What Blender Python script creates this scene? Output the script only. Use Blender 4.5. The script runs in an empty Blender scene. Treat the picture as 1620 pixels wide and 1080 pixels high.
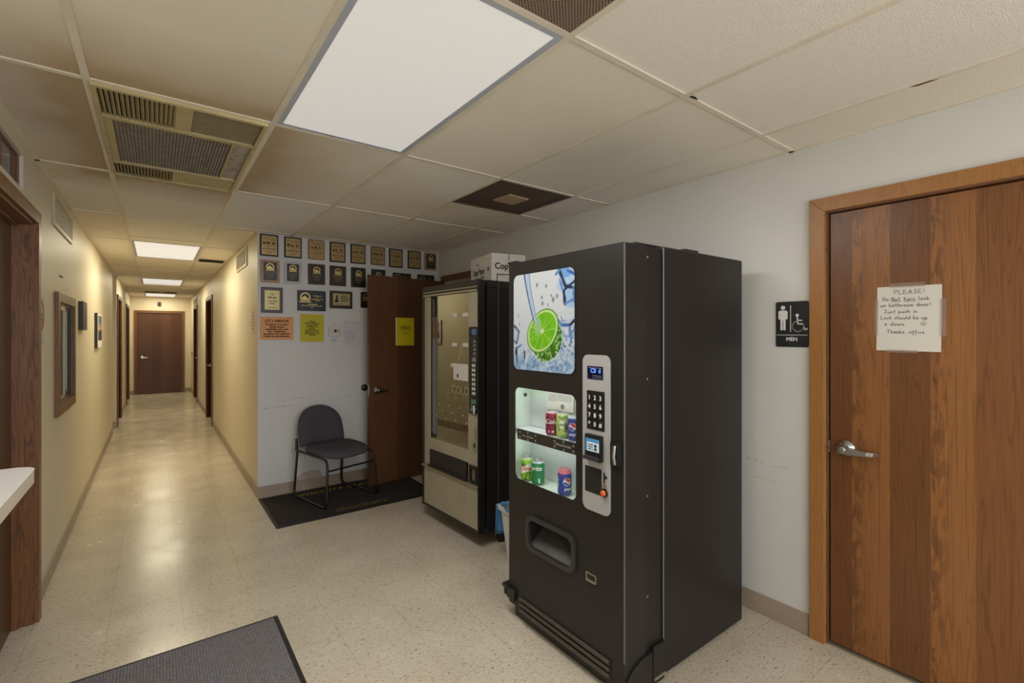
import bpy, bmesh, math, random
import numpy as np
from mathutils import Vector, Matrix
from mathutils.geometry import tessellate_polygon

R = math.radians
S = bpy.context.scene
COL = S.collection

# ------------------------------------------------------------------ camera, world, exposure
CZ, CEIL = 1.478, 2.398
cam_d = bpy.data.cameras.new('camera')
cam_d.sensor_width = 36.0
cam_d.lens = 750.7 / 1620 * 36.0
cam_d.shift_y = -11.7 / 1620
cam_d.clip_start = 0.02
cam = bpy.data.objects.new('camera', cam_d)
COL.objects.link(cam)
cam.location = (0, 0, CZ)
cam.rotation_euler = (R(90), 0, -0.6450)
S.camera = cam
S.view_settings.view_transform = 'Standard'
S.view_settings.look = 'None'
S.view_settings.gamma = 1
S.view_settings.use_curve_mapping = False
S.view_settings.exposure = 0.0
wd = bpy.data.worlds.new('world')
S.world = wd
wd.use_nodes = True
wd.node_tree.nodes['Background'].inputs[0].default_value = (0.9, 0.95, 1, 1)
wd.node_tree.nodes['Background'].inputs[1].default_value = 4.4
S.cycles.max_bounces = 10
S.cycles.diffuse_bounces = 6
S.cycles.sample_clamp_indirect = 4.0
S.cycles.use_denoising = True

P_MAIN, P_FILL, P_HALL = 22.5, 11.0, 20.0     # watts of the ceiling lights; the middle one is an added unseen fill
C_MAIN, C_HALL = (1.0, 0.985, 0.955), (1.0, 0.895, 0.63)

# ------------------------------------------------------------------ helpers
def lin(c):
    if isinstance(c, (int, float)):
        c = (c, c, c)
    if max(c) > 1.0:
        c = tuple(x / 255 for x in c)
    return tuple(((x + 0.055) / 1.055) ** 2.4 if x > 0.04045 else x / 12.92 for x in c)

def nlin(a):
    return np.where(a > 0.04045, ((a + 0.055) / 1.055) ** 2.4, a / 12.92)

_m = {}
def mat(name, col, rough=0.5, metal=0.0, spec=0.5, bump=None, vary=None, emit=None, coat=0.0):
    """col sRGB; bump=(scale, strength, stretch); vary=(scale, amount)"""
    if name in _m:
        return _m[name]
    m = bpy.data.materials.new(name)
    m.use_nodes = True
    nt = m.node_tree
    b = nt.nodes['Principled BSDF']
    c = lin(col)
    b.inputs['Base Color'].default_value = (*c, 1)
    b.inputs['Roughness'].default_value = rough
    b.inputs['Metallic'].default_value = metal
    b.inputs['Specular IOR Level'].default_value = spec
    b.inputs['Coat Weight'].default_value = coat
    tc = nt.nodes.new('ShaderNodeTexCoord')
    if vary:
        n = nt.nodes.new('ShaderNodeTexNoise')
        n.inputs['Scale'].default_value = vary[0]
        n.inputs['Detail'].default_value = 5
        nt.links.new(tc.outputs['Object'], n.inputs['Vector'])
        r = nt.nodes.new('ShaderNodeValToRGB')
        a = vary[1]
        r.color_ramp.elements[0].position = 0.3
        r.color_ramp.elements[1].position = 0.7
        r.color_ramp.elements[0].color = (*[x * (1 - a) for x in c], 1)
        r.color_ramp.elements[1].color = (*[min(1, x * (1 + a)) for x in c], 1)
        nt.links.new(n.outputs['Fac'], r.inputs['Fac'])
        nt.links.new(r.outputs['Color'], b.inputs['Base Color'])
    if bump:
        mp = nt.nodes.new('ShaderNodeMapping')
        mp.inputs['Scale'].default_value = bump[2] if len(bump) > 2 else (1, 1, 1)
        n = nt.nodes.new('ShaderNodeTexNoise')
        n.inputs['Scale'].default_value = bump[0]
        n.inputs['Detail'].default_value = 4
        bp = nt.nodes.new('ShaderNodeBump')
        bp.inputs['Strength'].default_value = bump[1]
        bp.inputs['Distance'].default_value = 0.004
        nt.links.new(tc.outputs['Object'], mp.inputs['Vector'])
        nt.links.new(mp.outputs['Vector'], n.inputs['Vector'])
        nt.links.new(n.outputs['Fac'], bp.inputs['Height'])
        nt.links.new(bp.outputs['Normal'], b.inputs['Normal'])
    if emit:
        b.inputs['Emission Color'].default_value = (*lin(emit[0]), 1)
        b.inputs['Emission Strength'].default_value = emit[1]
    _m[name] = m
    return m

class NT:
    """small node-writing helper"""
    def __init__(s, name):
        s.m = bpy.data.materials.new(name)
        s.m.use_nodes = True
        s.nt = s.m.node_tree
        s.b = s.nt.nodes['Principled BSDF']
        s.tc = s.nt.nodes.new('ShaderNodeTexCoord')
    def new(s, t, **k):
        n = s.nt.nodes.new('ShaderNode' + t)
        for a, v in k.items():
            if a.startswith('i_'):
                n.inputs[a[2:].replace('_', ' ')].default_value = v
            else:
                setattr(n, a, v)
        return n
    def ln(s, a, b):
        s.nt.links.new(a, b)
    def map(s, scale, loc=(0, 0, 0), rot=(0, 0, 0)):
        n = s.new('Mapping')
        n.inputs['Scale'].default_value = scale
        n.inputs['Location'].default_value = loc
        n.inputs['Rotation'].default_value = rot
        s.ln(s.tc.outputs['Object'], n.inputs['Vector'])
        return n.outputs['Vector']
    def noise(s, vec, scale, detail=4, dist=0.0, rough=0.5):
        n = s.new('TexNoise')
        n.inputs['Scale'].default_value = scale
        n.inputs['Detail'].default_value = detail
        n.inputs['Distortion'].default_value = dist
        n.inputs['Roughness'].default_value = rough
        s.ln(vec, n.inputs['Vector'])
        return n.outputs['Fac']
    def ramp(s, fac, stops, interp='LINEAR'):
        n = s.new('ValToRGB')
        cr = n.color_ramp
        cr.interpolation = interp
        while len(cr.elements) < len(stops):
            cr.elements.new(0.5)
        for e, (p, c) in zip(cr.elements, stops):
            e.position = p
            e.color = (c, c, c, 1) if isinstance(c, float) else (*c, 1)
        s.ln(fac, n.inputs['Fac'])
        return n.outputs['Color']
    def mix(s, fac, a, b, mode='MIX'):
        n = s.new('Mix', data_type='RGBA', blend_type=mode)
        for sock, v in ((n.inputs['Factor'], fac), (n.inputs[6], a), (n.inputs[7], b)):
            if isinstance(v, (int, float)):
                sock.default_value = v if sock.type == 'VALUE' else (v, v, v, 1)
            elif isinstance(v, tuple):
                sock.default_value = (*v, 1)
            else:
                s.ln(v, sock)
        return n.outputs[2]
    def math(s, op, a, b=None, c=None):
        n = s.new('Math', operation=op)
        for i, v in enumerate((a, b, c)):
            if v is None:
                continue
            if isinstance(v, (int, float)):
                n.inputs[i].default_value = v
            else:
                s.ln(v, n.inputs[i])
        return n.outputs[0]
    def sep(s):
        n = s.new('SeparateXYZ')
        s.ln(s.tc.outputs['Object'], n.inputs[0])
        return n.outputs
    def bump(s, h, strength, dist=0.003):
        n = s.new('Bump')
        n.inputs['Strength'].default_value = strength
        n.inputs['Distance'].default_value = dist
        s.ln(h, n.inputs['Height'])
        s.ln(n.outputs['Normal'], s.b.inputs['Normal'])

def wood(name, dark, light, grain=(30, 30, 1.2), bands=None, band_axis='Y', band_range=(0, 1), rough=0.42, knots=0.5, flame=None):
    w = NT(name)
    v = w.map(grain)
    fine = w.noise(v, 5.0, 6, 0.2, 0.65)
    cath = w.noise(w.map((grain[0] * 0.22, grain[1] * 0.22, grain[2] * 0.5)), 1.6, 2, 0.8)
    rings = w.math('SINE', w.math('MULTIPLY', cath, 60.0))
    rings = w.ramp(w.math('MULTIPLY_ADD', rings, 0.5, 0.5), [(0.0, 0.0), (0.12, 0.75), (0.4, 1.0)])
    d, l = lin(dark), lin(light)
    base = w.mix(w.ramp(fine, [(0.25, 0.0), (0.75, 1.0)]), d, l)
    base = w.mix(knots, base, w.mix(rings, tuple(x * 0.45 for x in d), base), 'MIX')
    if bands:
        ax = w.sep()['XYZ'.index(band_axis)]
        f = w.new('MapRange')
        f.inputs[1].default_value, f.inputs[2].default_value = band_range
        w.ln(ax, f.inputs[0])
        wob = w.math('MULTIPLY_ADD', w.noise(w.map((1, 1, 6)), 3.0, 2), 0.006, -0.003)
        base = w.mix(1.0, base, w.ramp(w.math('ADD', f.outputs[0], wob), bands, 'CONSTANT'), 'MULTIPLY')
        if flame:
            edge = w.ramp(f.outputs[0], flame)
            fl = w.ramp(w.noise(w.map((26, 26, 9)), 1.3, 3, 0.6), [(0.44, 1.0), (0.56, 0.0)])
            base = w.mix(w.math('MULTIPLY', w.math('MULTIPLY', edge, fl), .8), base, w.mix(1.0, base, (.45, .42, .42), 'MULTIPLY'))
    w.ln(base, w.b.inputs['Base Color'])
    w.b.inputs['Roughness'].default_value = rough
    w.bump(fine, 0.12, 0.001)
    return w.m

# ---- mesh builder
class MB:
    def __init__(s):
        s.v, s.f = [], []
    def add(s, vs, fs):
        o = len(s.v)
        s.v += [tuple(p) for p in vs]
        s.f += [tuple(i + o for i in f) for f in fs]
        return s
    def box(s, a, b):
        x0, y0, z0 = [min(p, q) for p, q in zip(a, b)]
        x1, y1, z1 = [max(p, q) for p, q in zip(a, b)]
        return s.add([(x0, y0, z0), (x1, y0, z0), (x1, y1, z0), (x0, y1, z0), (x0, y0, z1), (x1, y0, z1), (x1, y1, z1), (x0, y1, z1)],
                     [(0, 3, 2, 1), (4, 5, 6, 7), (0, 1, 5, 4), (1, 2, 6, 5), (2, 3, 7, 6), (3, 0, 4, 7)])
    def prism(s, fr, poly, d0, d1, holes=()):
        loops = [list(poly)] + [list(h) for h in holes]
        flat = [p for l in loops for p in l]
        n = len(flat)
        tris = tessellate_polygon([[Vector((p[0], p[1], 0)) for p in l] for l in loops])
        vs = [fr(p[0], p[1], d1) for p in flat] + [fr(p[0], p[1], d0) for p in flat]
        fs = []
        for t in tris:
            a, b, c = [Vector(flat[i]) for i in t]
            if (b - a).cross(c - a) < 0:
                t = t[::-1]
            fs.append(tuple(t))
            fs.append(tuple(i + n for i in t[::-1]))
        o = 0
        for l in loops:
            k = len(l)
            for i in range(k):
                j = (i + 1) % k
                fs.append((o + i, o + i + n, o + j + n, o + j))
            o += k
        return s.add(vs, fs)
    def rrect(s, fr, u0, v0, u1, v1, d0, d1, r=0.0, holes=()):
        return s.prism(fr, rr(u0, v0, u1, v1, r), d0, d1, holes)
    def ring(s, fr, o, i, d0, d1, r=0.0, ri=0.0):
        """rectangular frame: outer (u0,v0,u1,v1), inner same"""
        return s.prism(fr, rr(*o, r), d0, d1, [rr(*i, ri)])
    def disc(s, fr, u, v, rad, d0, d1, n=24, sv=1.0):
        return s.prism(fr, [(u + rad * math.cos(2 * math.pi * k / n), v + rad * sv * math.sin(2 * math.pi * k / n)) for k in range(n)], d0, d1)
    def tube(s, path, rad, n=10, closed=False):
        pts = [Vector(p) for p in path]
        m = len(pts)
        rads = rad if isinstance(rad, (list, tuple)) else [rad] * m
        vs, fs = [], []
        up = None
        for i, p in enumerate(pts):
            if closed:
                t = (pts[(i + 1) % m] - pts[i - 1]).normalized()
            else:
                t = (pts[min(i + 1, m - 1)] - pts[max(i - 1, 0)]).normalized()
            if up is None:
                up = Vector((0, 0, 1)) if abs(t.z) < 0.9 else Vector((1, 0, 0))
            a = (up - t * up.dot(t)).normalized()
            up = a
            b = t.cross(a)
            for k in range(n):
                g = 2 * math.pi * k / n
                vs.append(p + (a * math.cos(g) + b * math.sin(g)) * rads[i])
        for i in range(m if closed else m - 1):
            for k in range(n):
                q = (k + 1) % n
                j = (i + 1) % m
                fs.append((i * n + k, i * n + q, j * n + q, j * n + k))
        if not closed:
            fs.append(tuple(range(n))[::-1])
            fs.append(tuple((m - 1) * n + k for k in range(n)))
        return s.add(vs, fs)
    def lathe(s, base, axis, prof, n=24):
        """prof: list of (radius, distance along axis)"""
        ax = Vector(axis).normalized()
        a = ax.orthogonal().normalized()
        b = ax.cross(a)
        base = Vector(base)
        vs, fs = [], []
        for r, h in prof:
            for k in range(n):
                g = 2 * math.pi * k / n
                vs.append(base + ax * h + (a * math.cos(g) + b * math.sin(g)) * r)
        for i in range(len(prof) - 1):
            for k in range(n):
                q = (k + 1) % n
                fs.append((i * n + k, i * n + q, (i + 1) * n + q, (i + 1) * n + k))
        fs.append(tuple(range(n))[::-1])
        fs.append(tuple((len(prof) - 1) * n + k for k in range(n)))
        return s.add(vs, fs)
    def text(s, fr, body, size, u, v, d=0.0006, align='CENTER', bold=0.0, sx=1.0, wrap=None, shear=0.0):
        c = bpy.data.curves.new('t', 'FONT')
        c.body = body
        c.size = size
        c.align_x = align
        c.offset = bold
        c.shear = shear
        c.resolution_u = 3
        o = bpy.data.objects.new('t', c)
        COL.objects.link(o)
        dg = bpy.context.evaluated_depsgraph_get()
        me = bpy.data.meshes.new_from_object(o.evaluated_get(dg))
        vs = []
        for q in me.vertices:
            uu, vv = u + q.co.x * sx, v + q.co.y
            vs.append(wrap(uu, vv, d) if wrap else fr(uu, vv, d))
        fs = [tuple(p.vertices) for p in me.polygons]
        bpy.data.objects.remove(o)
        bpy.data.curves.remove(c)
        bpy.data.meshes.remove(me)
        return s.add(vs, fs)
    def dashes(s, fr, u0, u1, v, h, seed, d=0.0006, dens=0.75):
        """a line of lettering too small to read"""
        rd = random.Random(seed)
        u = u0
        while u < u1:
            w = min(h * rd.uniform(0.5, 1.6), u1 - u)
            if w > h * 0.15:
                hh = h * rd.uniform(0.65, 1.0)
                s.add([fr(u, v, d), fr(u + w * dens, v, d), fr(u + w * dens, v + hh, d), fr(u, v + hh, d)], [(0, 1, 2, 3)])
            u += w + (h * 0.5 if rd.random() < 0.2 else 0)
        return s

def rr(u0, v0, u1, v1, r=0.0, n=6):
    if r <= 0:
        return [(u0, v0), (u1, v0), (u1, v1), (u0, v1)]
    out = []
    for cx, cy, a in ((u1 - r, v0 + r, -90), (u1 - r, v1 - r, 0), (u0 + r, v1 - r, 90), (u0 + r, v0 + r, 180)):
        for k in range(n + 1):
            g = R(a + 90 * k / n)
            out.append((cx + r * math.cos(g), cy + r * math.sin(g)))
    return out

def frame(o, u, v=(0, 0, 1)):
    o, u, v = Vector(o), Vector(u).normalized(), Vector(v).normalized()
    n = u.cross(v)
    return lambda a, b, d=0.0: o + u * a + v * b + n * d

FX = lambda x: frame((x, 0, 0), (0, -1, 0))      # surface facing -x : u = -y, v = z
FXP = lambda x: frame((x, 0, 0), (0, 1, 0))      # surface facing +x : u = y, v = z
FY = lambda y: frame((0, y, 0), (1, 0, 0))       # surface facing -y : u = x, v = z
FZ = lambda z: frame((0, 0, z), (1, 0, 0), (0, 1, 0))     # facing up : u = x, v = y
FD = lambda z: frame((0, 0, z), (1, 0, 0), (0, -1, 0))    # facing down : u = x, v = -y

def origin_of(o):
    m = Matrix.Identity(4)
    while o is not None:
        m = Matrix.LocRotScale(o.location, o.rotation_euler, None) @ m
        o = o.parent
    return m

def build(name, mb, material, parent=None, smooth=None, bevel=0.0, local=False, segs=2):
    me = bpy.data.meshes.new(name)
    vs = mb.v
    if parent is not None and not local:
        inv = origin_of(parent).inverted()
        vs = [inv @ Vector(p) for p in vs]
    me.from_pydata([tuple(p) for p in vs], [], mb.f)
    me.materials.append(material)
    me.update()
    if smooth is not None:
        me.shade_smooth()
        me.set_sharp_from_angle(angle=R(smooth))
    o = bpy.data.objects.new(name, me)
    COL.objects.link(o)
    o.parent = parent
    if bevel > 0:
        b = o.modifiers.new('bevel', 'BEVEL')
        b.width = bevel
        b.segments = segs
        b.limit_method = 'ANGLE'
        b.angle_limit = R(40)
    return o

def tag(o, label, cat, group=None, kind=None):
    o['label'] = label
    o['category'] = cat
    if group:
        o['group'] = group
    if kind:
        o['kind'] = kind
    return o

def thing(name, label, cat, loc=(0, 0, 0), rotz=0.0, group=None, kind=None):
    o = bpy.data.objects.new(name, None)
    o.empty_display_size = 0.1
    COL.objects.link(o)
    o.location = loc
    o.rotation_euler = (0, 0, rotz)
    return tag(o, label, cat, group, kind)

def vgrid(name, fr, u0, v0, u1, v1, nu, nv, func, material, parent, d=0.0, r=0.0, wrap=None):
    """flat printed picture: colours of the print per corner, func(u, v in 0..1) -> srgb"""
    us, vs = np.linspace(0, 1, nu + 1), np.linspace(0, 1, nv + 1)
    uu, vv = np.meshgrid(us, vs)
    rgb = np.clip(func(uu, vv), 0, 1)
    lr = nlin(rgb)
    pts = []
    inv = origin_of(parent).inverted()
    for j in range(nv + 1):
        for i in range(nu + 1):
            a, b = u0 + (u1 - u0) * us[i], v0 + (v1 - v0) * vs[j]
            pts.append(tuple(inv @ (wrap(a, b, d) if wrap else fr(a, b, d))))
    fs = []
    W, H = abs(u1 - u0), abs(v1 - v0)
    for j in range(nv):
        for i in range(nu):
            if r > 0:
                x, y = (i + .5) / nu * W, (j + .5) / nv * H
                dx, dy = max(r - x, x - (W - r), 0), max(r - y, y - (H - r), 0)
                if dx * dx + dy * dy > r * r:
                    continue
            a = j * (nu + 1) + i
            fs.append((a, a + 1, a + nu + 2, a + nu + 1))
    me = bpy.data.meshes.new(name)
    me.from_pydata(pts, [], fs)
    at = me.color_attributes.new('Col', 'FLOAT_COLOR', 'POINT')
    buf = np.ones((len(pts), 4), np.float32)
    buf[:, :3] = lr.reshape(-1, 3)
    at.data.foreach_set('color', buf.ravel())
    me.materials.append(material)
    me.shade_smooth()
    o = bpy.data.objects.new(name, me)
    COL.objects.link(o)
    o.parent = parent
    return o

def printed(name, rough=0.4, emit=0.0):
    w = NT(name)
    a = w.new('Attribute', attribute_name='Col')
    w.ln(a.outputs['Color'], w.b.inputs['Base Color'])
    w.b.inputs['Roughness'].default_value = rough
    if emit:
        w.ln(a.outputs['Color'], w.b.inputs['Emission Color'])
        w.b.inputs['Emission Strength'].default_value = emit
    return w.m

def vnoise(u, v, sx, sy, seed):
    rg = np.random.default_rng(seed)
    g = rg.random((sy + 2, sx + 2))
    x, y = np.clip(u, 0, 1) * sx, np.clip(v, 0, 1) * sy
    i, j = x.astype(int), y.astype(int)
    a, b = x - i, y - j
    a, b = a * a * (3 - 2 * a), b * b * (3 - 2 * b)
    return (g[j, i] * (1 - a) + g[j, i + 1] * a) * (1 - b) + (g[j + 1, i] * (1 - a) + g[j + 1, i + 1] * a) * b

def sstep(a, b, x):
    t = np.clip((x - a) / (b - a), 0, 1)
    return t * t * (3 - 2 * t)

# hand-lettering strokes: x 0..0.6, y 0..1 (x-height 0.55)
GL = {
 'P': [[(0, 0), (.02, 1), (.35, .95), (.42, .75), (.3, .55), (.02, .5)]], 'L': [[(.02, 1), (0, 0), (.4, .03)]],
 'E': [[(.42, 1), (.02, .97), (0, 0), (.42, .03)], [(.02, .5), (.36, .52)]], 'A': [[(0, 0), (.24, 1), (.45, 0)], [(.09, .36), (.38, .38)]],
 'S': [[(.42, .9), (.22, 1), (.05, .8), (.2, .55), (.4, .35), (.25, .03), (0, .1)]], '!': [[(.1, 1), (.08, .3)], [(.07, .08), (.1, 0)]],
 'D': [[(0, 0), (.02, 1), (.35, .8), (.42, .4), (.25, .05), (0, 0)]], 'N': [[(0, 0), (.02, 1), (.38, 0), (.42, 1)]],
 'J': [[(.1, 1), (.5, 1)], [(.32, 1), (.3, .15), (.15, 0), (0, .15)]], 'T': [[(0, 1), (.55, 1)], [(.28, 1), (.25, 0)]],
 'o': [[(.2, .5), (.03, .35), (.06, .08), (.22, 0), (.36, .18), (.33, .42), (.2, .5)]],
 'a': [[(.34, .45), (.15, .5), (.02, .25), (.12, 0), (.32, .2), (.34, .5), (.36, 0)]],
 't': [[(.15, .95), (.15, .1), (.28, 0)], [(0, .6), (.32, .62)]], 'u': [[(.02, .5), (.05, .08), (.2, 0), (.33, .2), (.34, .5), (.36, 0)]],
 'r': [[(.03, .5), (.05, 0)], [(.05, .3), (.18, .5), (.32, .45)]], 'n': [[(.03, .5), (.04, 0)], [(.04, .3), (.18, .5), (.32, .4), (.34, 0)]],
 'l': [[(.08, 1), (.08, .05), (.16, 0)]], 'c': [[(.32, .42), (.16, .5), (.03, .25), (.14, 0), (.32, .08)]],
 'k': [[(.04, 1), (.04, 0)], [(.3, .5), (.05, .25), (.33, 0)]], 'b': [[(.04, 1), (.04, 0), (.25, .02), (.34, .25), (.2, .5), (.05, .4)]],
 'h': [[(.04, 1), (.04, 0)], [(.04, .3), (.18, .5), (.3, .4), (.32, 0)]], 'm': [[(.02, .5), (.03, 0)], [(.03, .35), (.14, .5), (.22, .35), (.22, 0)], [(.22, .35), (.35, .5), (.43, .35), (.44, 0)]],
 'd': [[(.32, .4), (.15, .5), (.02, .25), (.12, 0), (.32, .15)], [(.34, 1), (.34, 0)]], 's': [[(.3, .48), (.12, .5), (.06, .35), (.26, .18), (.18, .02), (0, .05)]],
 'p': [[(.03, .5), (.03, -.4)], [(.03, .4), (.2, .5), (.34, .25), (.2, 0), (.04, .08)]], 'i': [[(.08, .5), (.09, 0)], [(.08, .72), (.1, .76)]],
 'w': [[(0, .5), (.1, 0), (.2, .35), (.3, 0), (.42, .5)]], 'e': [[(.04, .25), (.3, .3), (.2, .5), (.04, .3), (.12, 0), (.32, .08)]],
 'f': [[(.3, .95), (.15, .9), (.14, -.35), (.05, -.4)], [(0, .45), (.3, .48)]], '.': [[(.05, .05), (.08, .0)]], ',': [[(.08, .06), (.03, -.12)]],
 '&': [[(.3, .5), (.05, .4), (.1, .1), (.3, .05)], [(.18, .6), (.18, -.05)]],
}
def strokes(mb, fr, text, size, u, v, d, w=0.0009, seed=0, under=(), sx=1.32):
    rd = random.Random(seed)
    x = u
    spans, start = [], None
    for ch in text + ' ':
        if ch == ' ':
            if start is not None:
                spans.append((start, x))
            start = None
            x += size * 0.42 * sx
            continue
        if start is None:
            start = x
        jy = rd.uniform(-.04, .04) * size
        mx = 0
        for st in GL[ch]:
            pts = [(x + p[0] * size * sx, v + jy + p[1] * size) for p in st]
            mx = max(mx, max(p[0] for p in st))
            ribbon(mb, fr, pts, w, d)
        x += (mx + 0.17) * size * sx
    for k in under:
        a, b = spans[k]
        ribbon(mb, fr, [(a, v - .2 * size), (b, v - .16 * size)], w, d)
    return x

def ribbon(mb, fr, pts, w, d):
    for a, b in zip(pts, pts[1:]):
        a, b = Vector(a), Vector(b)
        t = (b - a)
        if t.length < 1e-6:
            continue
        t.normalize()
        n = Vector((-t.y, t.x)) * w / 2
        e = t * w * 0.3
        q = [a - e + n, a - e - n, b + e - n, b + e + n]
        mb.add([fr(p.x, p.y, d) for p in q][::-1], [(3, 2, 1, 0)])

# ------------------------------------------------------------------ materials
def wall_paint(name, col, rough=0.5):
    w = NT(name)
    n = w.noise(w.tc.outputs['Object'], 2.2, 5)
    c = lin(col)
    base = w.mix(w.ramp(n, [(0.3, 0.0), (0.7, 1.0)]), tuple(x * 0.95 for x in c), c)
    w.ln(base, w.b.inputs['Base Color'])
    w.b.inputs['Roughness'].default_value = rough
    w.b.inputs['Specular IOR Level'].default_value = 0.3
    w.bump(w.noise(w.tc.outputs['Object'], 120, 3), 0.08, 0.002)
    return w.m

M_white = wall_paint('white_wall_paint', (218, 217, 214))
M_plaque_wall = wall_paint('cool_white_wall_paint', (216, 215, 214))
M_cream = wall_paint('cream_wall_paint', (222, 212, 188), 0.46)

def floor_material():
    w = NT('vinyl_tile_floor')
    T = 0.3048
    brick = w.new('TexBrick')
    brick.offset = 0.0
    brick.inputs['Color1'].default_value = (1, 1, 1, 1)
    brick.inputs['Color2'].default_value = (0.965, 0.965, 0.965, 1)
    brick.inputs['Mortar'].default_value = (0.72, 0.69, 0.64, 1)
    brick.inputs['Scale'].default_value = 1 / T
    brick.inputs['Mortar Size'].default_value = 0.004
    brick.inputs['Mortar Smooth'].default_value = 0.3
    brick.inputs['Brick Width'].default_value = 1.0
    brick.inputs['Row Height'].default_value = 1.0
    v = w.map((1, 1, 1), (-0.118 % T, 0.06, 0))
    w.ln(v, brick.inputs['Vector'])
    big = w.noise(w.tc.outputs['Object'], 3.0, 4)
    fleck = w.noise(w.map((1, 2.6, 1), rot=(0, 0, 0.5)), 80, 3, 0.3, 0.6)
    fleck2 = w.noise(w.map((1, 3.6, 1), (3.7, 1.2, 0), (0, 0, 0.3)), 40, 3, 0.3, 0.6)
    fleck3 = w.noise(w.map((1, 3.0, 1), (8, 4, 0), (0, 0, 0.6)), 46, 2, 0.3, 0.5)
    a, b = lin((196, 184, 164)), lin((210, 199, 180))
    base = w.mix(w.ramp(big, [(0.3, 0.0), (0.7, 1.0)]), a, b)
    base = w.mix(w.ramp(fleck, [(0.52, 0.0), (0.64, 0.55)]), base, lin((226, 219, 206)))
    base = w.mix(w.ramp(fleck2, [(0.57, 0.0), (0.65, 0.6)]), base, lin((150, 132, 108)))
    base = w.mix(w.ramp(fleck3, [(0.655, 0.0), (0.685, 0.85)]), base, lin((92, 78, 64)))
    base = w.mix(1.0, base, brick.outputs['Color'], 'MULTIPLY')
    w.ln(base, w.b.inputs['Base Color'])
    rough = w.ramp(big, [(0.3, 0.18), (0.7, 0.28)])
    w.ln(rough, w.b.inputs['Roughness'])
    w.b.inputs['Specular IOR Level'].default_value = 0.5
    w.bump(w.noise(w.tc.outputs['Object'], 14, 2), 0.06, 0.002)
    return w.m
M_floor = floor_material()

AC = (-0.19, 2.285, 0.395, 3.50)
def ceiling_material():
    w = NT('ceiling_tile')
    x, y, z = w.sep()
    U = 0.6096
    # tone of each tile
    cx = w.math('FLOOR', w.math('DIVIDE', w.math('SUBTRACT', x, 0.412), U))
    cy = w.math('FLOOR', w.math('DIVIDE', w.math('SUBTRACT', y, 2.281), 2 * U))
    comb = w.new('CombineXYZ')
    w.ln(cx, comb.inputs[0]); w.ln(cy, comb.inputs[1])
    wn = w.new('TexWhiteNoise', noise_dimensions='3D')
    w.ln(comb.outputs[0], wn.inputs['Vector'])
    pale, tan = lin((237, 232, 222)), lin((234, 226, 210))
    base = w.mix(wn.outputs['Value'], tan, pale)
    fresh = w.math('MULTIPLY', w.math('COMPARE', cx, 0.0, .1), w.math('COMPARE', cy, 1.0, .1))
    # brown staining round the grimy air unit, patchy
    dx = w.math('MAXIMUM', w.math('MAXIMUM', w.math('SUBTRACT', AC[0], x), w.math('SUBTRACT', x, AC[2])), 0.0)
    dy = w.math('MAXIMUM', w.math('MAXIMUM', w.math('SUBTRACT', AC[1], y), w.math('SUBTRACT', y, AC[3])), 0.0)
    dist = w.math('SQRT', w.math('ADD', w.math('MULTIPLY', dx, dx), w.math('MULTIPLY', dy, dy)))
    nz = w.noise(w.tc.outputs['Object'], 2.6, 4, 0.4)
    near = w.ramp(w.math('MULTIPLY_ADD', nz, -0.35, w.math('ADD', dist, 0.1)), [(0.0, 0.75), (0.12, 0.42), (0.45, 0.0)])
    base = w.mix(near, base, lin((166, 134, 86)))
    st = w.ramp(w.noise(w.map((1, 1, 1), (5, 2, 0)), 1.1, 3, 0.5), [(0.52, 0.0), (0.72, 0.3)])
    base = w.mix(st, base, lin((206, 186, 146)))
    base = w.mix(fresh, base, lin((236, 234, 230)))
    w.ln(base, w.b.inputs['Base Color'])
    w.b.inputs['Roughness'].default_value = 0.75
    w.b.inputs['Specular IOR Level'].default_value = 0.25
    v = w.noise(w.map((1, 1.7, 1)), 150, 3, 0.4, 0.55)
    w.bump(w.ramp(v, [(0.4, 0.0), (0.62, 1.0)]), 0.34, 0.003)
    return w.m
M_ceil = ceiling_material()
M_tbar = mat('painted_grid_bar', (222, 213, 195), 0.45, vary=(6, 0.08))
M_base = mat('vinyl_baseboard', (166, 148, 132), 0.45, vary=(5, 0.1))
M_oak = wood('oak_veneer', (118, 74, 40), (152, 101, 56), (60, 60, 0.9), rough=0.32, knots=0.4, band_axis='Y', band_range=(-0.55, 0.55),
             bands=[(0.0, (.84, .78, .76)), (0.33, (.80, .74, .72)), (0.447, (1.14, 1.12, 1.04)), (0.571, (.62, .57, .54)), (0.696, (1.04, 1.02, .95)), (0.828, (.60, .54, .53))],
             flame=[(0.0, 0.0), (0.51, 0.0), (0.562, 1.0), (0.5705, 1.0), (0.5715, 0.0), (0.765, 0.0), (0.818, 1.0), (0.8275, 1.0), (0.829, 0.0)])
M_casing = wood('oak_casing', (146, 98, 52), (174, 122, 68), (45, 45, 3), rough=0.35, knots=0.15)
M_casing_dark = wood('walnut_casing', (88, 56, 34), (142, 94, 56), (50, 50, 2.2), rough=0.4, knots=0.55)
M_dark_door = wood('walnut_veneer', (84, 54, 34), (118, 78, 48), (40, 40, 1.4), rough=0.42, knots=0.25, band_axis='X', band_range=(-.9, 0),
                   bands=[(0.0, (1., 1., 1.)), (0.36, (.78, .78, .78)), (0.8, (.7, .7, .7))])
M_side_door = mat('side_door_brown', (70, 44, 28), 0.75, spec=.1, vary=(6, .2))
M_casing_far = wood('brown_casing', (104, 66, 34), (128, 84, 46), (45, 45, 3), rough=.5, knots=.1)
M_far_door = wood('brown_veneer', (74, 44, 26), (100, 63, 38), (40, 40, 1.0), rough=0.4, knots=0.15, band_axis='X', band_range=(-0.4, 0.6),
                  bands=[(0.0, (1., 1., 1.)), (0.24, (.8, .8, .8)), (0.42, (1.08, 1.05, 1.)), (0.62, (.85, .82, .8)), (0.82, (.95, .95, .95))])
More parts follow.
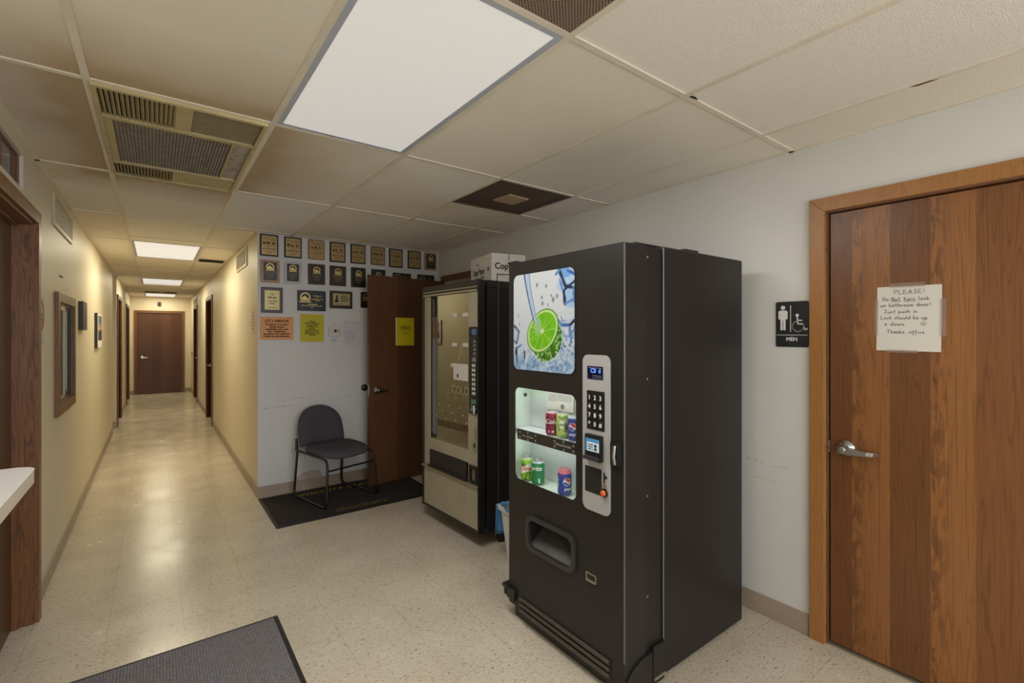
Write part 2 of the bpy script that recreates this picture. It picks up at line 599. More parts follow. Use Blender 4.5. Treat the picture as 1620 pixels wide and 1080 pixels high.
M_black = mat('black_powder_coat', (36, 33, 30), 0.40, spec=0.35, bump=(260, 0.12), vary=(4, 0.10))
M_black2 = mat('black_cabinet_paint', (33, 30, 29), 0.42, spec=0.35, bump=(200, 0.1), vary=(3, 0.08))
M_blackp = mat('black_plastic', (27, 27, 28), 0.38)
M_dark = mat('dark_recess', (14, 14, 14), 0.7)
M_grey_panel = mat('grey_control_panel', (166, 165, 165), 0.42)
M_chrome = mat('satin_chrome', (176, 176, 174), 0.26, metal=1.0)
M_alu = mat('brushed_aluminium', (176, 170, 152), 0.36, metal=0.75, vary=(8, 0.06))
M_cream_metal = mat('cream_enamel', (162, 154, 134), 0.4, vary=(9, 0.07), bump=(60, 0.05, (1, 30, 1)))
M_paper = mat('white_paper', (226, 222, 214), 0.8)
M_ink = mat('black_ink', (34, 32, 34), 0.7)
M_grey_ink = mat('grey_ink', (130, 128, 128), 0.8)
M_white_ink = mat('white_ink', (225, 225, 222), 0.6)
M_yellow = mat('yellow_paper', (196, 184, 44), 0.65)
M_yellow_b = mat('bright_yellow_paper', (222, 204, 18), 0.65)
M_orange = mat('orange_paper', (230, 166, 112), 0.75)
M_gold = mat('gold_plate', (172, 146, 98), 0.36, metal=0.45, vary=(30, 0.14))
M_gold_ink = mat('bright_gold', (214, 190, 120), 0.35, metal=0.5)
M_gold_pale = mat('pale_gold_ink', (150, 132, 92), 0.5)
M_brown_ink = mat('brown_engraving', (86, 54, 30), 0.6)
M_bk_board = mat('black_plaque_board', (26, 23, 22), 0.3)
M_wd_board = wood('dark_plaque_wood', (46, 25, 17), (70, 40, 26), (30, 30, 6), rough=0.35)
M_lt_board = wood('light_plaque_wood', (140, 104, 66), (168, 130, 88), (30, 30, 6), rough=0.4)
M_rose_board = wood('rosy_plaque_wood', (160, 116, 88), (186, 142, 112), (30, 30, 6), rough=0.4)
M_clear = mat('clear_acrylic', (184, 184, 190), 0.2)
M_green_board = mat('dark_green_plaque_board', (33, 42, 37), 0.32)
M_plastic_w = mat('white_plastic', (206, 204, 198), 0.4)
M_fabric = mat('charcoal_chair_fabric', (82, 78, 84), 0.95, spec=0.15, bump=(420, 0.35), vary=(260, 0.22))
M_tube = mat('black_steel_tube', (22, 22, 23), 0.28)
M_glass_dark = mat('dark_glass', (18, 21, 26), 0.3, spec=0.03)
M_light_liner = mat('pale_green_liner', (205, 220, 208), 0.5)
M_liner_white = mat('white_back_panel', (206, 212, 216), 0.5)
M_card = mat('white_cardboard', (222, 216, 208), 0.75)
M_brown_vent = mat('brown_painted_metal', (84, 66, 56), 0.6, vary=(12, 0.12))
M_vent_cream = mat('cream_vent_metal', (186, 170, 126), 0.5, vary=(14, 0.12))
M_vent_wall = mat('ivory_vent_metal', (196, 186, 158), 0.45)
M_grime = mat('grimy_filter_mesh', (168, 162, 152), 0.7, vary=(22, 0.35), bump=(300, 0.3))
M_counter = mat('white_laminate', (226, 225, 224), 0.3, vary=(5, 0.04))
M_counter_edge = mat('ivory_laminate_edge', (192, 182, 160), 0.45)
M_bin = mat('white_bin_plastic', (206, 206, 206), 0.5)
M_blue_bag = mat('blue_plastic_bag', (74, 128, 186), 0.4)
M_sign_black = mat('black_sign_plastic', (32, 33, 36), 0.5)
M_print = printed('print_ink')
M_litprint = printed('backlit_print', 0.35, 0.05)
M_print_can = printed('printed_aluminium', 0.28)
M_can_top = mat('can_aluminium', (190, 190, 192), 0.3, metal=0.9)
M_red = mat('red_ink', (186, 78, 66), 0.7)
tp = NT('clear_tape')
tp.b.inputs['Base Color'].default_value = (*lin((190, 170, 160)), 1)
tp.b.inputs['Roughness'].default_value = .25
tp.b.inputs['Alpha'].default_value = .22
M_tape = tp.m
M_scuff = mat('grey_scuff', (128, 122, 114), 0.8)

# ------------------------------------------------------------------ room shell
XR, XL, YP, XC, YF = 2.565, -0.505, 4.80, 0.74, 14.75
XL2 = -0.486
YB = -2.3

def struct(name, mb, m, label, cat, **k):
    return tag(build(name, mb, m, **k), label, cat, kind='structure')

b = MB(); b.box((-2.0, YB - 0.1, -0.06), (XR + 1.3, YF + 0.12, 0.0))
struct('floor', b, M_floor, 'speckled beige vinyl tile floor running down the hallway', 'floor')
b = MB(); b.box((-2.0, YB - 0.1, CEIL), (XR + 1.3, YF + 0.12, CEIL + 0.08))
struct('ceiling', b, M_ceil, 'stained off-white textured drop ceiling tiles', 'ceiling')

def wall(name, axis, p0, p1, a0, a1, openings, m, label):
    """axis 'x': wall between x=p0..p1 running along y a0..a1; openings (a0,a1,z0,z1)"""
    b = MB()
    def bx(s0, s1, z0, z1):
        if s1 - s0 < 1e-4 or z1 - z0 < 1e-4:
            return
        if axis == 'x':
            b.box((p0, s0, z0), (p1, s1, z1))
        else:
            b.box((s0, p0, z0), (s1, p1, z1))
    cur = a0
    for o in sorted(openings):
        bx(cur, o[0], 0, CEIL)
        bx(o[0], o[1], 0, o[2])
        bx(o[0], o[1], o[3], CEIL)
        cur = o[1]
    bx(cur, a1, 0, CEIL)
    return struct(name, b, m, label, 'wall')

D_MEN = (-0.005, 0.912, 0, 2.062)
D_OPEN = (3.70, 4.64, 0, 2.06)
wall('wall_right', 'x', XR, XR + 0.12, YB, YP, [D_MEN, D_OPEN], M_white, 'white painted wall behind the vending machines')
wall('wall_plaque', 'y', YP, YP + 0.10, XC + 0.002, XR + 0.12, [], M_plaque_wall, 'white wall covered with award plaques')
D_LEFT = (2.45, 3.405, 0, 2.045)
TRANS = (2.2, 3.235, 2.165, 2.335)
WIN = (4.17, 4.83, 1.02, 1.685)
b = MB()
for y0, y1, z0, z1 in ((YB, D_LEFT[0], 0, TRANS[2]), (YB, TRANS[0], TRANS[2], CEIL), (D_LEFT[0], D_LEFT[1], D_LEFT[3], TRANS[2]),
                       (TRANS[0], TRANS[1], TRANS[3], CEIL), (TRANS[1], D_LEFT[1], TRANS[2], CEIL),
                       (D_LEFT[1], WIN[0], 0, CEIL), (WIN[0], WIN[1], 0, WIN[2]), (WIN[0], WIN[1], WIN[3], CEIL), (WIN[1], 9.2, 0, CEIL)):
    b.box((XL - 0.12, y0, z0), (XL, y1, z1))
struct('wall_left', b, M_cream, 'cream wall along the left side of the hallway with a small window', 'wall')
LD = [(9.86, 10.86, 0, 2.05), (12.75, 13.85, 0, 2.05)]
wall('wall_left_far', 'x', XL2 - 0.12, XL2, 9.72, YF, LD, M_cream, 'cream wall on the left beyond the side passage')
b = MB(); b.box((-1.9, 9.10, 0), (XL - 0.12, 9.2, CEIL)); b.box((-1.9, 9.72, 0), (XL2 - 0.12, 9.82, CEIL)); b.box((-2.0, 9.1, 0), (-1.9, 9.82, CEIL))
struct('wall_passage', b, M_cream, 'cream walls of the side passage off the hallway', 'wall')
RD = [(9.0, 10.0, 0, 2.05), (12.35, 13.35, 0, 2.05)]
wall('wall_hall_right', 'x', XC, XC + 0.0995, YP + 0.002, YF, RD, M_cream, 'cream wall on the right side of the hallway')
FDR = (-0.348, 0.545, 0, 2.0)
wall('wall_far', 'y', YF, YF + 0.1, -0.7, XC + 0.1, [FDR], M_cream, 'cream end wall of the hallway around the far door')
BW = (-0.3, 2.4, 0.25, 2.3)  # added opening, out of view: lets sky light in to lift the ceiling
wall('wall_back', 'y', YB - 0.1, YB, XL - 0.12, XR + 0.12, [BW], M_white, 'white wall behind the viewer with an added wide window')
w3 = thing('fill_window', 'added unseen window behind the viewer letting in fill light', 'window', (1.05, YB, BW[2]), kind='structure')
b = MB()
for q in ((BW[0], BW[2], BW[1], BW[2] + .05), (BW[0], BW[3] - .05, BW[1], BW[3]), (BW[0], BW[2] + .05, BW[0] + .05, BW[3] - .05), (BW[1] - .05, BW[2] + .05, BW[1], BW[3] - .05), (1.025, BW[2] + .05, 1.075, BW[3] - .05)):
    b.box((q[0], YB - .08, q[1]), (q[2], YB - .03, q[3]))
build('window_frame', b, mat('bronze_window_frame', (70, 62, 54), 0.4, metal=.5), w3)
pl = bpy.data.lights.new('window_portal', 'AREA')
pl.shape = 'RECTANGLE'; pl.size, pl.size_y = BW[1] - BW[0], BW[3] - BW[2]
pl.cycles.is_portal = True
po = bpy.data.objects.new('window_portal', pl); COL.objects.link(po)
po.location = ((BW[0] + BW[1]) / 2, YB - .09, (BW[2] + BW[3]) / 2); po.rotation_euler = (R(90), 0, 0)

# unseen closures added behind the doorways to keep stray sky light out
b = MB()
b.box((XR + .12, 3.3, 0), (XR + 1.2, 3.4, CEIL)); b.box((XR + .12, 5.0, 0), (XR + 1.2, 5.1, CEIL)); b.box((XR + 1.2, 3.3, 0), (XR + 1.3, 5.1, CEIL))
struct('wall_storeroom', b, M_white, 'added unseen storeroom walls behind the open brown door, blocking sky light', 'wall')
b = MB()
b.box((XR + .12, -.1, 0), (XR + .16, 1.0, CEIL)); b.box((XC + .0995, 8.9, 0), (XC + .14, 13.5, CEIL)); b.box((XL2 - .16, 9.82, 0), (XL2 - .12, YF, CEIL)); b.box((-.8, YF + .1, 0), (XC + .2, YF + .12, CEIL)); b.box((XL - .16, 2.1, 0), (XL - .12, 5.0, CEIL))
struct('wall_backing', b, M_dark, 'dark backing added behind the closed doors to block stray light', 'wall')

# ceiling grid bars
GX = [-0.198, 0.412, 1.0213, 1.6309, 2.2405]
g = MB()
def gbar(x0, y0, x1, y1):
    g.box((x0, y0, CEIL - 0.005), (x1, y1, CEIL + 0.002))
h = 0.0115
for gx in GX[:2]:
    gbar(gx - h, YB, gx + h, YF)
for gx in GX[2:]:
    gbar(gx - h, YB, gx + h, YP)
j = -4
while True:
    y = 2.281 + 1.2192 * j
    if y > YF - 0.05:
        break
    if y > YB:
        x1 = XR if y < YP else XC
        xs = [XL if y < 9.2 else XL2] + [q for q in GX if q < x1] + [x1]
        for a, c in zip(xs, xs[1:]):
            gbar(a + (h if a in GX else 0), y - h, c - (h if c in GX else 0), y + h)
    j += 1
for a, y in ((GX[3], 2.8905), (GX[4], 2.8905)):        # half-length cells round the brown diffuser
    gbar(a + h, y - h, (GX[4] if a == GX[3] else XR) - h, y + h)
for y in (5.70, 8.55):
    gbar(GX[0] + h, y - h, GX[1] - h, y + h)
# wall angles
for x0, y0, x1, y1 in ((XR - 0.02, YB, XR, YP), (XC, YP - 0.02, XR - 0.02, YP), (XC - 0.02, YP - 0.02, XC, YF), (XL, YB, XL + 0.02, 9.2), (XL2, 9.72, XL2 + 0.02, YF), (XL2 + 0.02, YF - 0.02, XC - 0.02, YF)):
    gbar(x0, y0, x1, y1)
struct('trim_1', g, M_tbar, 'ivory metal grid bars between the ceiling tiles', 'ceiling grid')

b = MB().prism(FD(CEIL), [(1.645, -1.052), (1.70, -1.046), (1.67, -1.038), (1.648, -1.042)], .0052, .0058)
tag(build('ceiling_chip', b, M_dark), 'dark chip beside a ceiling grid crossing above the oak door side', 'chip')
b = MB().prism(FD(CEIL), [(2.232, -.52), (2.248, -.50), (2.246, -.44), (2.236, -.46)], .0052, .0058)
tag(build('ceiling_chip', b, mat('rust_mark', (104, 68, 40), .8)), 'rusty chip on the ceiling grid bar nearest the right wall', 'chip')
# baseboards
def baseboard(name, boxes, label):
    b = MB()
    for q in boxes:
        b.box(*q)
    struct(name, b, M_base, label, 'baseboard', bevel=0.003)
T = 0.006
baseboard('baseboard_right', [((XR - T, 0.985, 0), (XR, 3.63, 0.105))], 'beige vinyl baseboard along the white wall by the oak door')
baseboard('baseboard_plaque', [((XC - T, YP - T, 0), (XR - 0.03, YP, 0.098))], 'beige vinyl baseboard under the plaque wall')
baseboard('baseboard_left', [((XL, 3.475, 0), (XL + T, 9.2, 0.105)), ((XL, 1.2, 0), (XL + T, 2.37, 0.105))], 'tan baseboard along the left hallway wall')
baseboard('baseboard_left_far', [((XL2 - 0.09, 9.72 - T, 0), (XL2 + T, 9.72, 0.105)), ((XL2, 9.72, 0), (XL2 + T, 9.79, 0.105)), ((XL2, 10.93, 0), (XL2 + T, 12.68, 0.105)), ((XL2, 13.92, 0), (XL2 + T, YF, 0.105))], 'tan baseboard between the far left doors')
baseboard('baseboard_hall_right', [((XC - T, YP, 0), (XC, 8.93, 0.105)), ((XC - T, 10.07, 0), (XC, 12.28, 0.105)), ((XC - T, 13.42, 0), (XC, YF, 0.105))], 'tan baseboard along the right hallway wall')
baseboard('baseboard_far', [((XL2 + T, YF - T, 0), (-0.412, YF, 0.105)), ((0.61, YF - T, 0), (XC - T, YF, 0.105))], 'tan baseboard beside the far hallway door')

# ------------------------------------------------------------------ doors
def casing(fr, u0, u1, top, w=0.063, t=0.02, bottom=0.0):
    b = MB()
    b.prism(fr, [(u0 - w, bottom), (u0, bottom), (u0, top), (u0 - w, top + w)], 0, t)
    b.prism(fr, [(u1, bottom), (u1 + w, bottom), (u1 + w, top + w), (u1, top)], 0, t)
    b.prism(fr, [(u0, top), (u1, top), (u1 + w, top + w), (u0 - w, top + w)], 0, t)
    return b

def lever(parent, fr, u, v, sgn=1, s=1.0):
    """round rose with an offset return lever; fr depth 0 = door face, lever points to +u*sgn"""
    o, n = fr(u, v, 0), fr(0, 0, 1) - fr(0, 0, 0)
    b = MB()
    b.lathe(o, n, [(.040 * s, 0), (.040 * s, .004), (.037 * s, .010), (.022 * s, .020), (.020 * s, .022)], 32)
    hd = build('door_handle', b, M_chrome, parent, smooth=35)
    l = MB()
    l.lathe(fr(u, v, .018), n, [(.017 * s, 0), (.015 * s, .012), (.015 * s, .04), (.012 * s, .044)], 20)
    a = sgn
    top = [(-.018, .014), (-.008, .018), (.02, .017), (.06, .011), (.098, .009), (.118, .007)]
    bot = [(.118, -.007), (.098, -.011), (.06, -.014), (.02, -.017), (-.008, -.017), (-.018, -.012)]
    poly = [(u + a * p[0] * s, v + p[1] * s - 0.003) for p in top[:5]] + [(u + a * p[0] * s, v + p[1] * s - 0.003) for p in bot[1:]]
    if a > 0:
        poly = poly[::-1]
    l.prism(fr, poly, .042 * s, .058 * s)
    e0, e1 = u + a * .090 * s, u + a * .128 * s
    ret = [(e0, .006), (e0, -.012), (e1, -.012), (e1, .006)]
    # return: bends back towards the door
    pts = []
    for (uu, dd) in ((e0, .058 * s), (e1 - a * .012 * s, .050 * s), (e1, .020 * s), (e1 - a * .010 * s, .020 * s), (e0, .042 * s)):
        pts.append((uu, dd))
    vs = [fr(p[0], v - .013 * s, p[1]) for p in pts] + [fr(p[0], v + .006 * s, p[1]) for p in pts]
    k = len(pts)
    l.add(vs, [tuple(range(k)), tuple(range(2 * k - 1, k - 1, -1))] + [(i, i + k, (i + 1) % k + k, (i + 1) % k) for i in range(k)])
    build('lever', l, M_chrome, hd, smooth=30, bevel=0.0018)
    c = MB()
    c.lathe(fr(u, v - .002, .058 * s), n, [(.007 * s, 0), (.006 * s, .0025)], 16)
    build('lock_cylinder', c, M_alu, hd, smooth=30)
    return hd

# door_1: oak restroom door at the right
d = thing('door_1', 'oak veneer restroom door with a handwritten note, at far right', 'door', (XR, 0.45, 0), kind='structure')
fr = FX(XR)
build('door_frame', casing(fr, -D_MEN[1], -D_MEN[0], 2.062, 0.065, 0.02), M_casing, d, bevel=0.002)
b = MB()
b.box((XR, 0.906, 0), (XR + 0.11, 0.912, 2.062)); b.box((XR, -0.005, 0), (XR + 0.11, 0.001, 2.062)); b.box((XR, 0.001, 2.056), (XR + 0.11, 0.906, 2.062))
build('door_jamb', b, M_casing_dark, d)
b = MB(); b.box((2.585, 0.004, 0.012), (2.628, 0.899, 2.05))
leaf = build('door_leaf', b, M_oak, d)
frL = FX(2.585)
lever(d, frL, -0.835, 0.945, 1, 1.0)
b = MB(); b.box((XR + 0.016, 0.900, 0.915), (XR + 0.03, 0.906, 0.97))
build('strike_plate', b, M_chrome, d)
b = MB(); b.box((XR - 0.0, -0.005, 0), (XR + 0.12, 0.912, 0.006))
struct('trim_2', b, M_alu, 'thin metal threshold strip under the oak door', 'threshold', bevel=0.002)

# door_2: open dark door in front of the plaque wall
d = thing('door_2', 'dark brown door swung open against the plaque wall', 'door', (2.53, 4.60, 0), kind='structure')
fr = FX(XR)
build('door_frame', casing(fr, -D_OPEN[1], -D_OPEN[0], 2.055, 0.065, 0.018), M_casing_dark, d)
hx, hy, fx, fy = 2.535, 4.595, 1.650, 4.470
ux = Vector((hx - fx, hy - fy, 0)).normalized()
frO = frame((fx, fy, 0), ux)
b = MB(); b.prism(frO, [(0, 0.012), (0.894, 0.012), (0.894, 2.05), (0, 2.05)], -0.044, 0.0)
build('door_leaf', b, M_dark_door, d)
lever(d, frO, 0.075, 0.935, 1, 0.95)
b = MB(); b.prism(frO, [(-0.001, 0.88), (0.0, 0.88), (0.0, 0.99), (-0.001, 0.99)], -0.034, -0.008)
build('latch_plate', b, M_chrome, d)

# door_3: far hallway door
d = thing('door_3', 'brown door closing off the far end of the hallway', 'door', (0.1, YF, 0), kind='structure')
build('door_frame', casing(FY(YF), FDR[0], FDR[1], FDR[3], 0.06, 0.02), M_casing_far, d)
b = MB(); b.box((FDR[0] + 0.003, YF + 0.012, 0.012), (FDR[1] - 0.003, YF + 0.055, FDR[3] - 0.003))
build('door_leaf', b, M_far_door, d)
lever(d, FY(YF + 0.012), -0.26, 0.905, 1, 1.1)

# hallway side doors
def side_door(n, fr, u0, u1, top, xf, sgn, label):
    d = thing('door_%d' % n, label, 'door', tuple(fr((u0 + u1) / 2, 0, 0)), kind='structure')
    build('door_frame', casing(fr, u0, u1, top, 0.06, 0.02), M_casing_dark, d)
    b = MB().prism(fr, [(u0, 0.001), (u0 + .012, 0.001), (u0 + .012, top - .012), (u1 - .012, top - .012), (u1 - .012, 0.001), (u1, 0.001), (u1, top), (u0, top)], -0.099, 0.002)
    build('door_jamb', b, M_side_door, d)
    b = MB(); b.rrect(fr, u0 + 0.013, 0.01, u1 - 0.013, top - 0.013, -0.098, -0.06)
    build('door_leaf', b, M_side_door, d)
    lever(d, frame(fr(0, 0, -0.06), fr(1, 0, 0) - fr(0, 0, 0)), u0 + 0.08, 0.93, 1)
    return d
side_door(4, FX(XC), -RD[0][1], -RD[0][0], 2.05, XC, 1, 'nearer brown door in the right hallway wall')
side_door(5, FX(XC), -RD[1][1], -RD[1][0], 2.05, XC, 1, 'farther brown door in the right hallway wall')
side_door(6, FXP(XL2), LD[0][0], LD[0][1], 2.05, XL2, 1, 'nearer brown door in the far left hallway wall')
side_door(7, FXP(XL2), LD[1][0], LD[1][1], 2.05, XL2, 1, 'farther brown door in the far left hallway wall')

# door_8: dark doorway at the left edge
d = thing('door_8', 'dark walnut doorway at the left edge behind the white counter', 'door', (XL, 2.93, 0), kind='structure')
fr = FXP(XL)
build('door_frame', casing(fr, D_LEFT[0], D_LEFT[1], 2.045, 0.062, 0.03), M_casing_dark, d, bevel=0.002)
b = MB()
b.box((XL - 0.12, 3.393, 0.003), (XL + 0.012, 3.405, 2.045)); b.box((XL - 0.12, 3.380, 0.003), (XL - 0.040, 3.393, 2.033)); b.box((XL - 0.12, 2.45, 2.033), (XL + 0.012, 3.393, 2.045))
b.box((XL - 0.12, 2.45, 2.021), (XL - 0.040, 3.380, 2.033)); b.box((XL - 0.12, 2.45, 0.003), (XL + 0.012, 2.462, 2.033))
build('door_jamb', b, M_casing_dark, d, bevel=0.0015)
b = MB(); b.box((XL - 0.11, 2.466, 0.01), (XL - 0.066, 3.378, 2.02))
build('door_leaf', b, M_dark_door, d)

# windows
w = thing('window_1', 'small wood-framed sliding window in the left hallway wall', 'window', (XL, 4.5, 1.0), kind='structure')
b = MB().ring(FXP(XL), (4.10, 0.955, 4.90, 1.745), (WIN[0], WIN[2], WIN[1], WIN[3]), 0, 0.022)
build('window_frame', b, M_casing_dark, w, bevel=0.002)
b = MB().ring(FXP(XL), (WIN[0], WIN[2], WIN[1], WIN[3]), (WIN[0] + 0.02, WIN[2] + 0.02, WIN[1] - 0.02, WIN[3] - 0.02), -0.11, 0.0)
build('window_jamb', b, M_blackp, w)
b = MB().ring(FXP(XL), (WIN[0] + 0.02, WIN[2] + 0.02, 4.52, WIN[3] - 0.02), (WIN[0] + 0.045, WIN[2] + 0.045, 4.495, WIN[3] - 0.045), -0.014, 0.004)
b.ring(FXP(XL), (4.48, WIN[2] + 0.02, WIN[1] - 0.02, WIN[3] - 0.02), (4.505, WIN[2] + 0.045, WIN[1] - 0.045, WIN[3] - 0.045), -0.034, -0.016)
build('sash', b, M_alu, w)
b = MB().rrect(FXP(XL), WIN[0] + 0.045, WIN[2] + 0.045, 4.495, WIN[3] - 0.045, -0.006, -0.003)
b.rrect(FXP(XL), 4.505, WIN[2] + 0.045, WIN[1] - 0.045, WIN[3] - 0.045, -0.026, -0.023)
build('window_pane', b, M_glass_dark, w)

w = thing('window_2', 'narrow transom window above the left doorway', 'window', (XL, 2.8, TRANS[2]), kind='structure')
b = MB(); b.ring(FXP(XL), (TRANS[0], TRANS[2], TRANS[1], TRANS[3]), (TRANS[0] + .004, TRANS[2] + .004, TRANS[1] - .004, TRANS[3] - .004), -0.05, 0.0)
build('window_reveal', b, M_plastic_w, w)
b = MB()
for a in (2.26, 2.62, 2.90, 3.13):
    b.rrect(FXP(XL), a, TRANS[2] + .004, a + 0.018, TRANS[3] - .004, -0.022, -0.016)
b.ring(FXP(XL), (TRANS[0] + .002, TRANS[2] + .002, TRANS[1] - .002, TRANS[3] - .002), (TRANS[0] + .02, TRANS[2] + .018, TRANS[1] - .045, TRANS[3] - .016), -0.034, -0.014)
build('window_frame', b, M_casing_dark, w)
b = MB().rrect(FXP(XL), TRANS[0] + .02, TRANS[2] + .018, TRANS[1] - .045, TRANS[3] - .016, -0.026, -0.022)
build('window_pane', b, mat('bluish_glass', (92, 104, 116), 0.1, spec=0.7), w)

# ------------------------------------------------------------------ ceiling fixtures
def ceiling_light(x0, y0, x1, y1, watts, col, label, seen=0.62, group='ceiling light panels'):
    t = thing('ceiling_light', label, 'ceiling light', ((x0 + x1) / 2, (y0 + y1) / 2, CEIL), group=group)
    f = 0.022
    b = MB().ring(FD(CEIL), (x0 + .011, -y1 + .011, x1 - .011, -y0 - .011), (x0 + .011 + f, -y1 + .011 + f, x1 - .011 - f, -y0 - .011 - f), -0.004, 0.004)
    build('frame', b, mat('light_frame', (178, 184, 196), 0.4), t)
    b = MB().rrect(FD(CEIL), x0 + .011 + f, -y1 + .011 + f, x1 - .011 - f, -y0 - .011 - f, -0.004, 0.0015)
    build('diffuser', b, mat('diffuser_%d' % round(seen * 100), (200, 198, 194), 0.5, emit=((255, 252, 246), seen * 0.62)), t)
    ld = bpy.data.lights.new('tube_light', 'AREA')
    ld.shape = 'RECTANGLE'
    ld.size, ld.size_y = (x1 - x0) - 0.08, (y1 - y0) - 0.08
    ld.energy = watts
    ld.color = col
    lo = bpy.data.objects.new('tube_light', ld)
    COL.objects.link(lo)
    lo.parent = t
    lo.location = (0, 0, -0.006)
    return t
ceiling_light(GX[1], 1.062, GX[2], 2.281, P_MAIN, C_MAIN, 'largest bright fluorescent ceiling panel, above the vending machines')
ceiling_light(GX[1], -1.376, GX[2], -0.158, P_FILL, C_MAIN, 'added unseen ceiling panel behind the viewer for fill light')  # extra panel out of view, added to brighten the room
ceiling_light(GX[0], 5.938, GX[1], 7.157, P_HALL, C_HALL, 'nearest of the three hallway ceiling panels', 0.95)
ceiling_light(GX[0], 9.83, GX[1], 11.05, P_HALL, C_HALL, 'middle of the three hallway ceiling panels', 0.95)
ceiling_light(GX[0], 13.38, GX[1], 14.55, P_HALL * 0.8, C_HALL, 'farthest of the three hallway ceiling panels', 0.95)

# air unit
t = thing('ceiling_air_unit', 'grimy cream ceiling air unit with louvers and large filter grille', 'air vent', (0.1, 2.9, CEIL))
x0, y0, x1, y1 = AC
fr = FD(CEIL)
b = MB()
b.rrect(fr, x0, -y1, x1, -y0, -0.004, 0.0008)
build('backing', b, M_dark, t)
b = MB()
b.ring(fr, (x0, -y1, x1, -y0), (x0 + .016, -y1 + .016, x1 - .016, -y0 - .016), 0, 0.018)
b.rrect(fr, x0 + .016, -2.615, x1 - .016, -2.585, 0, 0.016)
b.rrect(fr, x0 + .016, -3.262, x1 - .016, -3.235, 0, 0.016)
b.rrect(fr, x0 + .016, -3.235, x0 + .045, -2.615, 0, 0.012)
b.rrect(fr, 0.072, -2.585, 0.128, -y0 - .016, 0, 0.012)
b.rrect(fr, 0.296, -3.235, 0.306, -2.615, 0, 0.012)
b.rrect(fr, 0.079, -y1 + .016, x1 - .016, -3.262, 0, 0.008)
build('frame', b, M_vent_cream, t, bevel=0.0015)
b = MB()
n = 16
for k in range(n):
    xx = x0 + .026 + (0.070 - x0 - .03) * k / (n - 1)
    b.add([fr(xx - .006, -2.583, .002), fr(xx + .004, -2.583, .014), fr(xx + .006, -2.583, .012), fr(xx - .004, -2.583, .0),
           fr(xx - .006, -y0 - .018, .002), fr(xx + .004, -y0 - .018, .014), fr(xx + .006, -y0 - .018, .012), fr(xx - .004, -y0 - .018, .0)],
          [(0, 1, 2, 3), (7, 6, 5, 4), (0, 4, 5, 1), (1, 5, 6, 2), (2, 6, 7, 3), (3, 7, 4, 0)])
build('louver_panel', b, M_vent_cream, t)
b = MB()
n = 17
for k in range(n):
    xx = x0 + .026 + (0.073 - x0 - .03) * k / (n - 1)
    b.add([fr(xx - .005, -y1 + .018, .002), fr(xx + .003, -y1 + .018, .014), fr(xx + .005, -y1 + .018, .012), fr(xx - .003, -y1 + .018, .0),
           fr(xx - .005, -3.264, .002), fr(xx + .003, -3.264, .014), fr(xx + .005, -3.264, .012), fr(xx - .003, -3.264, .0)],
          [(0, 1, 2, 3), (7, 6, 5, 4), (0, 4, 5, 1), (1, 5, 6, 2), (2, 6, 7, 3), (3, 7, 4, 0)])
build('louver_panel', b, M_vent_cream, t)
b = MB()
for k in range(14):
    yy = y0 + .022 + k * 0.0200
    b.rrect(fr, 0.130, -yy - .0085, x1 - .018, -yy, 0.001, 0.008)
build('exhaust_grille', b, mat('dull_vent_metal', (140, 128, 98), 0.5), t)
b = MB().rrect(fr, x0 + .045, -3.235, 0.296, -2.615, 0.0005, 0.003)
flt = build('filter', b, M_grime, t)
b = MB()
for k in range(34):
    xx = x0 + .047 + (0.292 - x0 - .05) * k / 33
    b.rrect(fr, xx, -3.235, xx + .004, -2.615, 0.003, 0.0085)
build('filter_bars', b, mat('filter_wire', (78, 72, 68), 0.5), flt)
b = MB().rrect(fr, 0.306, -3.235, x1 - .016, -2.615, 0.0005, 0.002)
build('side_filter', b, M_grime, t)

# perforated vent nearest viewer
t = thing('ceiling_vent', 'perforated metal ceiling vent at the top edge beside the large light', 'air vent', (0.716, 0.757, CEIL))
fr = FD(CEIL)
b = MB().rrect(fr, GX[1] + .012, -1.05, GX[2] - .012, -0.465, -0.004, 0.001)
build('backing', b, M_dark, t)
b = MB()
w_ = NT('perforated_metal')
vor = w_.new('TexVoronoi', feature='F1', distance='EUCLIDEAN')
vor.inputs['Scale'].default_value = 1.0
vor.inputs['Randomness'].default_value = 0.0
w_.ln(w_.map((1 / 0.0085, 1 / 0.0085, 0.001), rot=(0, 0, 0.785)), vor.inputs['Vector'])
colr = w_.ramp(vor.outputs['Distance'], [(0.0, lin((22, 16, 12))), (0.30, lin((30, 22, 16))), (0.36, lin((150, 130, 112)))])
w_.ln(colr, w_.b.inputs['Base Color'])
w_.b.inputs['Roughness'].default_value = 0.5
b.rrect(fr, GX[1] + .014, -1.048, GX[2] - .014, -0.467, 0.001, 0.003)
build('perforated_panel', b, w_.m, t)

# brown diffuser
t = thing('ceiling_vent', 'dark brown square ceiling vent with a pale plate at its centre', 'air vent', (1.936, 2.586, CEIL))
b = MB()
x0, y0, x1, y1 = GX[3] + .012, 2.293, GX[4] - .012, 2.879
b.rrect(fr, x0, -y1, x1, -y0, -0.004, 0.001)
b.ring(fr, (x0, -y1, x1, -y0), (x0 + .03, -y1 + .03, x1 - .03, -y0 - .03), 0.001, 0.005)
build('vent_panel', b, M_brown_vent, t)
b = MB()
f2 = frame((1.936, 2.586, CEIL), (math.cos(.06), math.sin(.06), 0), (math.sin(.06), -math.cos(.06), 0))
b.rrect(f2, -.085, -.085, .085, .085, 0.001, 0.010)
build('centre_plate', b, mat('tan_plate', (178, 154, 124), 0.6), t)

